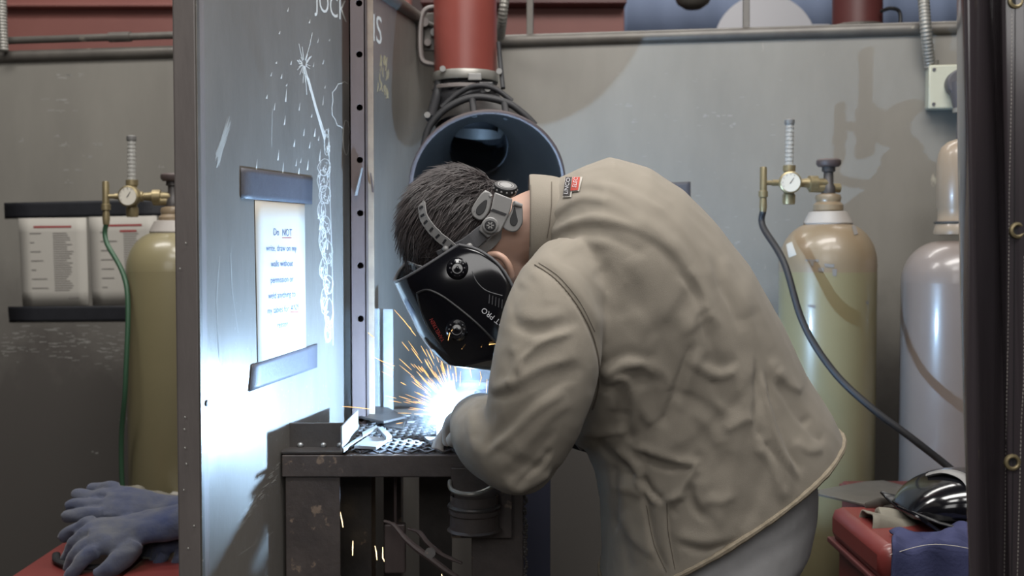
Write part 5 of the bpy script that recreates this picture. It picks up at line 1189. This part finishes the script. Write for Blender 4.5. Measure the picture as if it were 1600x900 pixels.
for L in ([(531, 798), (534, 812), (536, 824)], [(551.5, 845), (551, 856), (551, 868)], [(586, 853), (588, 864), (589, 875)], [(598, 855), (598, 872), (603, 881)], [(690, 897), (691, 903), (692, 910)]):
    tag(MB().tube([W(x, y, 2.12) for x, y in L], [.0006, .0011, .0006], 5).build('spark', 'sparkhot'), 'short yellow spark falling under the welding table', 'spark', G2)
# smoke: a volume with soft noise, thin and rising to the right
sm_ = bpy.data.materials.new('weld_smoke'); sm_.use_nodes = True; nt = sm_.node_tree; nt.nodes.remove(nt.nodes['Principled BSDF'])
vs_ = nt.nodes.new('ShaderNodeVolumeScatter'); vs_.inputs['Color'].default_value = (.85, .9, 1, 1); vs_.inputs['Anisotropy'].default_value = .2
tc = nt.nodes.new('ShaderNodeTexCoord'); nz_ = nt.nodes.new('ShaderNodeTexNoise'); nz_.inputs['Scale'].default_value = 14; nz_.inputs['Detail'].default_value = 3; nz_.inputs['Distortion'].default_value = 1.2
nt.links.new(tc.outputs['Object'], nz_.inputs['Vector'])
ln_ = nt.nodes.new('ShaderNodeVectorMath'); ln_.operation = 'LENGTH'; nt.links.new(tc.outputs['Object'], ln_.inputs[0])
mr = nt.nodes.new('ShaderNodeMapRange'); mr.inputs['From Min'].default_value = .02; mr.inputs['From Max'].default_value = .13; mr.inputs['To Min'].default_value = 1; mr.inputs['To Max'].default_value = 0
nt.links.new(ln_.outputs['Value'], mr.inputs['Value'])
m2 = nt.nodes.new('ShaderNodeMapRange'); m2.inputs['From Min'].default_value = .42; m2.inputs['From Max'].default_value = .7; nt.links.new(nz_.outputs[0], m2.inputs['Value'])
mm = nt.nodes.new('ShaderNodeMath'); mm.operation = 'MULTIPLY'; nt.links.new(mr.outputs[0], mm.inputs[0]); nt.links.new(m2.outputs[0], mm.inputs[1])
m3 = nt.nodes.new('ShaderNodeMath'); m3.operation = 'MULTIPLY'; m3.inputs[1].default_value = SMOKE = 1.6; nt.links.new(mm.outputs[0], m3.inputs[0]); nt.links.new(m3.outputs[0], vs_.inputs['Density'])
nt.links.new(vs_.outputs[0], nt.nodes['Material Output'].inputs['Volume'])
so_ = MB().ball((0, 0, 0), .135, .10, .135, 24).build('weld_smoke', sm_); so_.location = ARC+V((.012, .01, .035)); tag(so_, 'thin pale smoke drifting up around the welding arc', 'smoke', None, 'stuff')
# ------------------------------------------------------------------ dark vinyl curtain at the right
ct = thing('welding_curtain', 'dark glossy vinyl welding curtain with brass grommets at right edge', 'curtain', V((.75, 1.42, .02)))
CX = [(1506, 1.50), (1503, 1.44), (1508, 1.40), (1520, 1.385), (1534, 1.40), (1545, 1.425), (1556, 1.44), (1564, 1.43), (1570, 1.405), (1574, 1.39), (1590, 1.388), (1606, 1.39), (1625, 1.42), (1650, 1.44), (1690, 1.40), (1730, 1.42)]
pr = spline([((px-800)/FP*Y, Y, 0) for px, Y in CX], 8)
vs = []; nz2 = 40; zlo, zhi = .03, 2.45; n = len(pr)
for j in range(nz2+1):
    z = zlo+(zhi-zlo)*j/nz2
    for i, p in enumerate(pr):
        vs.append(V((p.x+(1.3-z)*.030+.0025*math.sin(z*7+i*.25), p.y+.006*math.sin(z*4.2+i*.12), z)))
cm_ = MB().add(vs, [(j*n+i, j*n+i+1, (j+1)*n+i+1, (j+1)*n+i) for j in range(nz2) for i in range(n-1)]).mesh('curtain')
cs = link('sheet', cm_, 'curtain', ct, True, 0, 180); sm = cs.modifiers.new('t', 'SOLIDIFY'); sm.thickness = .0012
KB = bvh_of(cm_)
def kline(L, r, name, m, par=ct, off=.0015):
    P = hits(KB, L, off, 10)
    if len(P) > 2: return MB().tube(P, r, 6).build(name, m, par)
stt = MB()
for L in ([(1581, -20), (1580, 160), (1577, 300), (1576, 500), (1574, 640), (1570, 920)], [(1600, 400), (1599, 600), (1594, 700), (1588, 920)]):
    tot = 0
    for i in range(len(L)-1):
        a, b = V((L[i][0], L[i][1])), V((L[i+1][0], L[i+1][1])); m_ = int((b-a).length/6.0)
        for k in range(m_):
            q0 = a+(b-a)*(k/m_); q1 = a+(b-a)*((k+.6)/m_); h0 = hit(KB, q0.x, q0.y, .0008); h1_ = hit(KB, q1.x, q1.y, .0008)
            if h0 is not None and h1_ is not None: stt.tube([h0, h1_], .0006, 5)
stt.build('hem_stitching', 'stitch', ct)
kline([(1586, -20), (1585, 400), (1580, 920)], .0006, 'hem_fold', 'black')
for (x, y) in ((1587, 1), (1590, 360), (1581, 722)):
    p = hit(KB, x, y, .001)
    gm = MB().lathe([(.0058, .0), (.0060, .0025), (.0075, .0032), (.0100, .0025), (.0108, 0), (.0105, -.0012), (.0058, -.0012)], p, V((0, -1, 0)), 30).build('grommet', 'brass', ct)
    MB().cyl(p+V((0, .002, 0)), p+V((0, -.0002, 0)), .0060, 20).build('grommet_hole', 'rubber', gm)
MB().tube([V((.5, 1.42, 2.47)), V((1.1, 1.42, 2.47))], .014, 12).build('curtain_rod', 'rail', ct)
